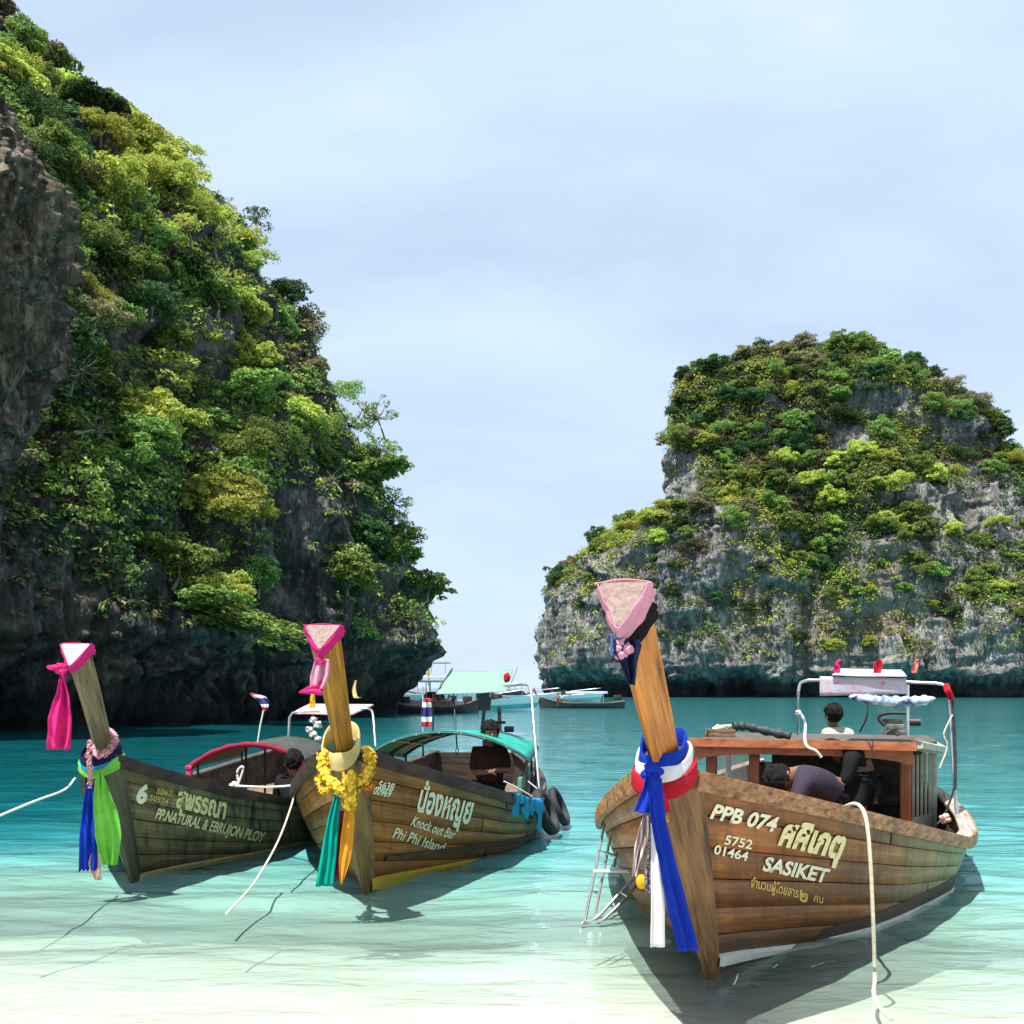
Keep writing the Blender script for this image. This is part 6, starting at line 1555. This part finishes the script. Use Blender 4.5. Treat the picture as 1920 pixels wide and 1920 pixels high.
far_longtail(1092, 1328, 176, 6.6, 'dark longtail boat with blue canopy lying in front of the island', NAVYH, .5, REDC, simple('canopy_blue', (.16, .24, .42), (.26, .34, .52), 4, .7))
far_longtail(822, 1337, 8, 5.0, 'dark longtail boat crowded with people behind the flag', NAVYH, .4, REDC, False)
far_longtail(878, 1322, 150, 8.0, 'far longtail boat whose tall prow rises above the mint tarpaulin', NAVYH, 3.6, YELC, False)
# people on the far boats: a few pixels tall
FSK = [simple('far_shirt_red', (.40, .08, .07), (.55, .16, .14), 5, .8), simple('far_shirt_white', (.6, .6, .6), (.75, .75, .75), 5, .8), simple('far_shirt_black', (.02, .02, .02), (.05, .05, .05), 5, .8)]
def far_person(px, py, Y, h_, m, label):
    b0 = at(px, py, Y); root = empty('person', b0); tag(root, label, 'person', 'people on the far boats')
    k = h_ / 1.7; q = lambda x, y, z: b0 + V3(x, y, z) * k
    skin('body', [[(q(0, 0, .95), .15 * k), (q(0, 0, 1.3), .17 * k), (q(0, 0, 1.47), .06 * k), (q(0, 0, 1.6), .10 * k)]] + [[(q(0, 0, 1.3), .17 * k), (q(.2 * s_, 0, 1.38), .06 * k), (q(.27 * s_, -.05, 1.1), .045 * k), (q(.22 * s_, -.2, .9), .035 * k)] for s_ in (1, -1)] + [[(q(0, 0, .95), .15 * k), (q(.1 * s_, 0, .85), .09 * k), (q(.11 * s_, -.02, .45), .06 * k), (q(.11 * s_, 0, .04), .045 * k)] for s_ in (1, -1)], SKINM, root, 1)
    skin('shirt', [[(q(0, 0, .92), .165 * k), (q(0, 0, 1.3), .185 * k), (q(0, 0, 1.43), .08 * k)]] + [[(q(0, 0, 1.3), .185 * k), (q(.2 * s_, 0, 1.38), .075 * k), (q(.25 * s_, -.03, 1.2), .06 * k)] for s_ in (1, -1)], m, root, 1)
    mb = MB(); mb.blob(q(0, .02, 1.64), (.11 * k, .11 * k, .1 * k), 1, .1); mb.build('hair', HAIR, root)
Yd = EYE * F_PX / (1328 - HOR)
far_person(1046, 1326, Yd - .4, 1.1, FSK[0], 'person in red at the left end of the boat before the island')
far_person(1054, 1325, Yd - .3, 1.05, FSK[1], 'person in white beside the one in red before the island')
Yd = EYE * F_PX / (1337 - HOR)
for i, (x_, c) in enumerate(((806, 1), (814, 0), (824, 2), (833, 0), (842, 1), (850, 2))):
    far_person(x_, 1331, Yd - .1 + .1 * (i % 2), .85 + .1 * (i % 3), FSK[c], ['person in white at the left end of the crowded dark boat', 'person in red second from left on the crowded dark boat', 'person in black third from left on the crowded dark boat', 'person in red fourth from left on the crowded dark boat', 'person in white fifth from left on the crowded dark boat', 'person in black at the right end of the crowded dark boat'][i])
# trees that stand out from the rest
def solo(px, py, Y, s, kd, label, sparse=False, sc=(1, 1, 1), tilt=(0, 0), idx=0): tree(tuple(at(px, py, Y)), s, kd, label, None, 'cliff_tree', sparse, tilt, 'tree', sc, idx)
solo(705, 780, 60.5, 1.5, 'mid', 'thin open-crowned tree leaning from the left cliff edge at mid height', True, idx=0, tilt=(0, .5))
solo(715, 840, 60, 1.3, 'mid', 'open-crowned tree below the topmost one on the cliff edge', True, idx=1, tilt=(0, .6))
solo(738, 940, 59.5, 1.3, 'mid', 'green tree hanging over the cliff edge halfway down', True, idx=2, tilt=(0, .6))
solo(748, 1035, 59, 1.0, 'mid', 'lowest green tree leaning out over the headland', False, sc=(1.1, 1.1, .8), idx=3, tilt=(0, .5))
solo(480, 408, 61, 1.15, 'dark', 'small dark open tree standing on the left skyline', True, idx=3)
solo(470, 1180, 43.5, 1.9, 'mid', 'low green tree spreading out from the shaded cliff foot', False, sc=(1.5, 1.1, .5), idx=5, tilt=(0, .25))
solo(400, 1130, 43, 1.3, 'mid', 'green bush above the low spreading tree on the cliff', False, sc=(1.3, 1, .7), idx=6)
solo(1050, 1085, 196, 3.4, 'dark', 'dark round tree on the lower left shoulder of the island', idx=1)
solo(1125, 1012, 197, 3.2, 'dark', 'dark tree at the upper end of the island shoulder', idx=4)
solo(1180, 985, 198, 3.4, 'mid', 'pale green tree beside the island wall on the shoulder', idx=6)
solo(1838, 775, 196, 2.6, 'dark', 'small dark tree on the right skyline of the island', idx=7)
solo(1790, 905, 182, 4.2, 'bright', 'largest bright yellow-green tree on the right slope of the island', idx=2)

# leafless pale trees on the left cliff
PALEB = wood('bark_pale', (.16, .135, .10), (.34, .30, .24), 2, 10, .9)
for i, (px, py, Y, sz, tx, ty, lb) in enumerate(((150, 690, 40, 1.1, .3, .5, 'pale leafless tree slanting beside the overhanging rock'), (185, 800, 41, 1.1, .2, 1.1, 'pale leafless tree leaning sideways below the overhanging rock'), (620, 900, 55, 1.2, .2, .9, 'pale leafless tree stretching sideways near the headland'))):
    me = SPARSE[i % 4][1].copy(); me.materials.append(PALEB)
    o = bpy.data.objects.new('bare_tree', me); COL.objects.link(o); o.location = at(px, py, Y); o.rotation_euler = (tx, ty, i * 1.3); o.scale = (sz,) * 3
    tag(o, lb, 'tree')
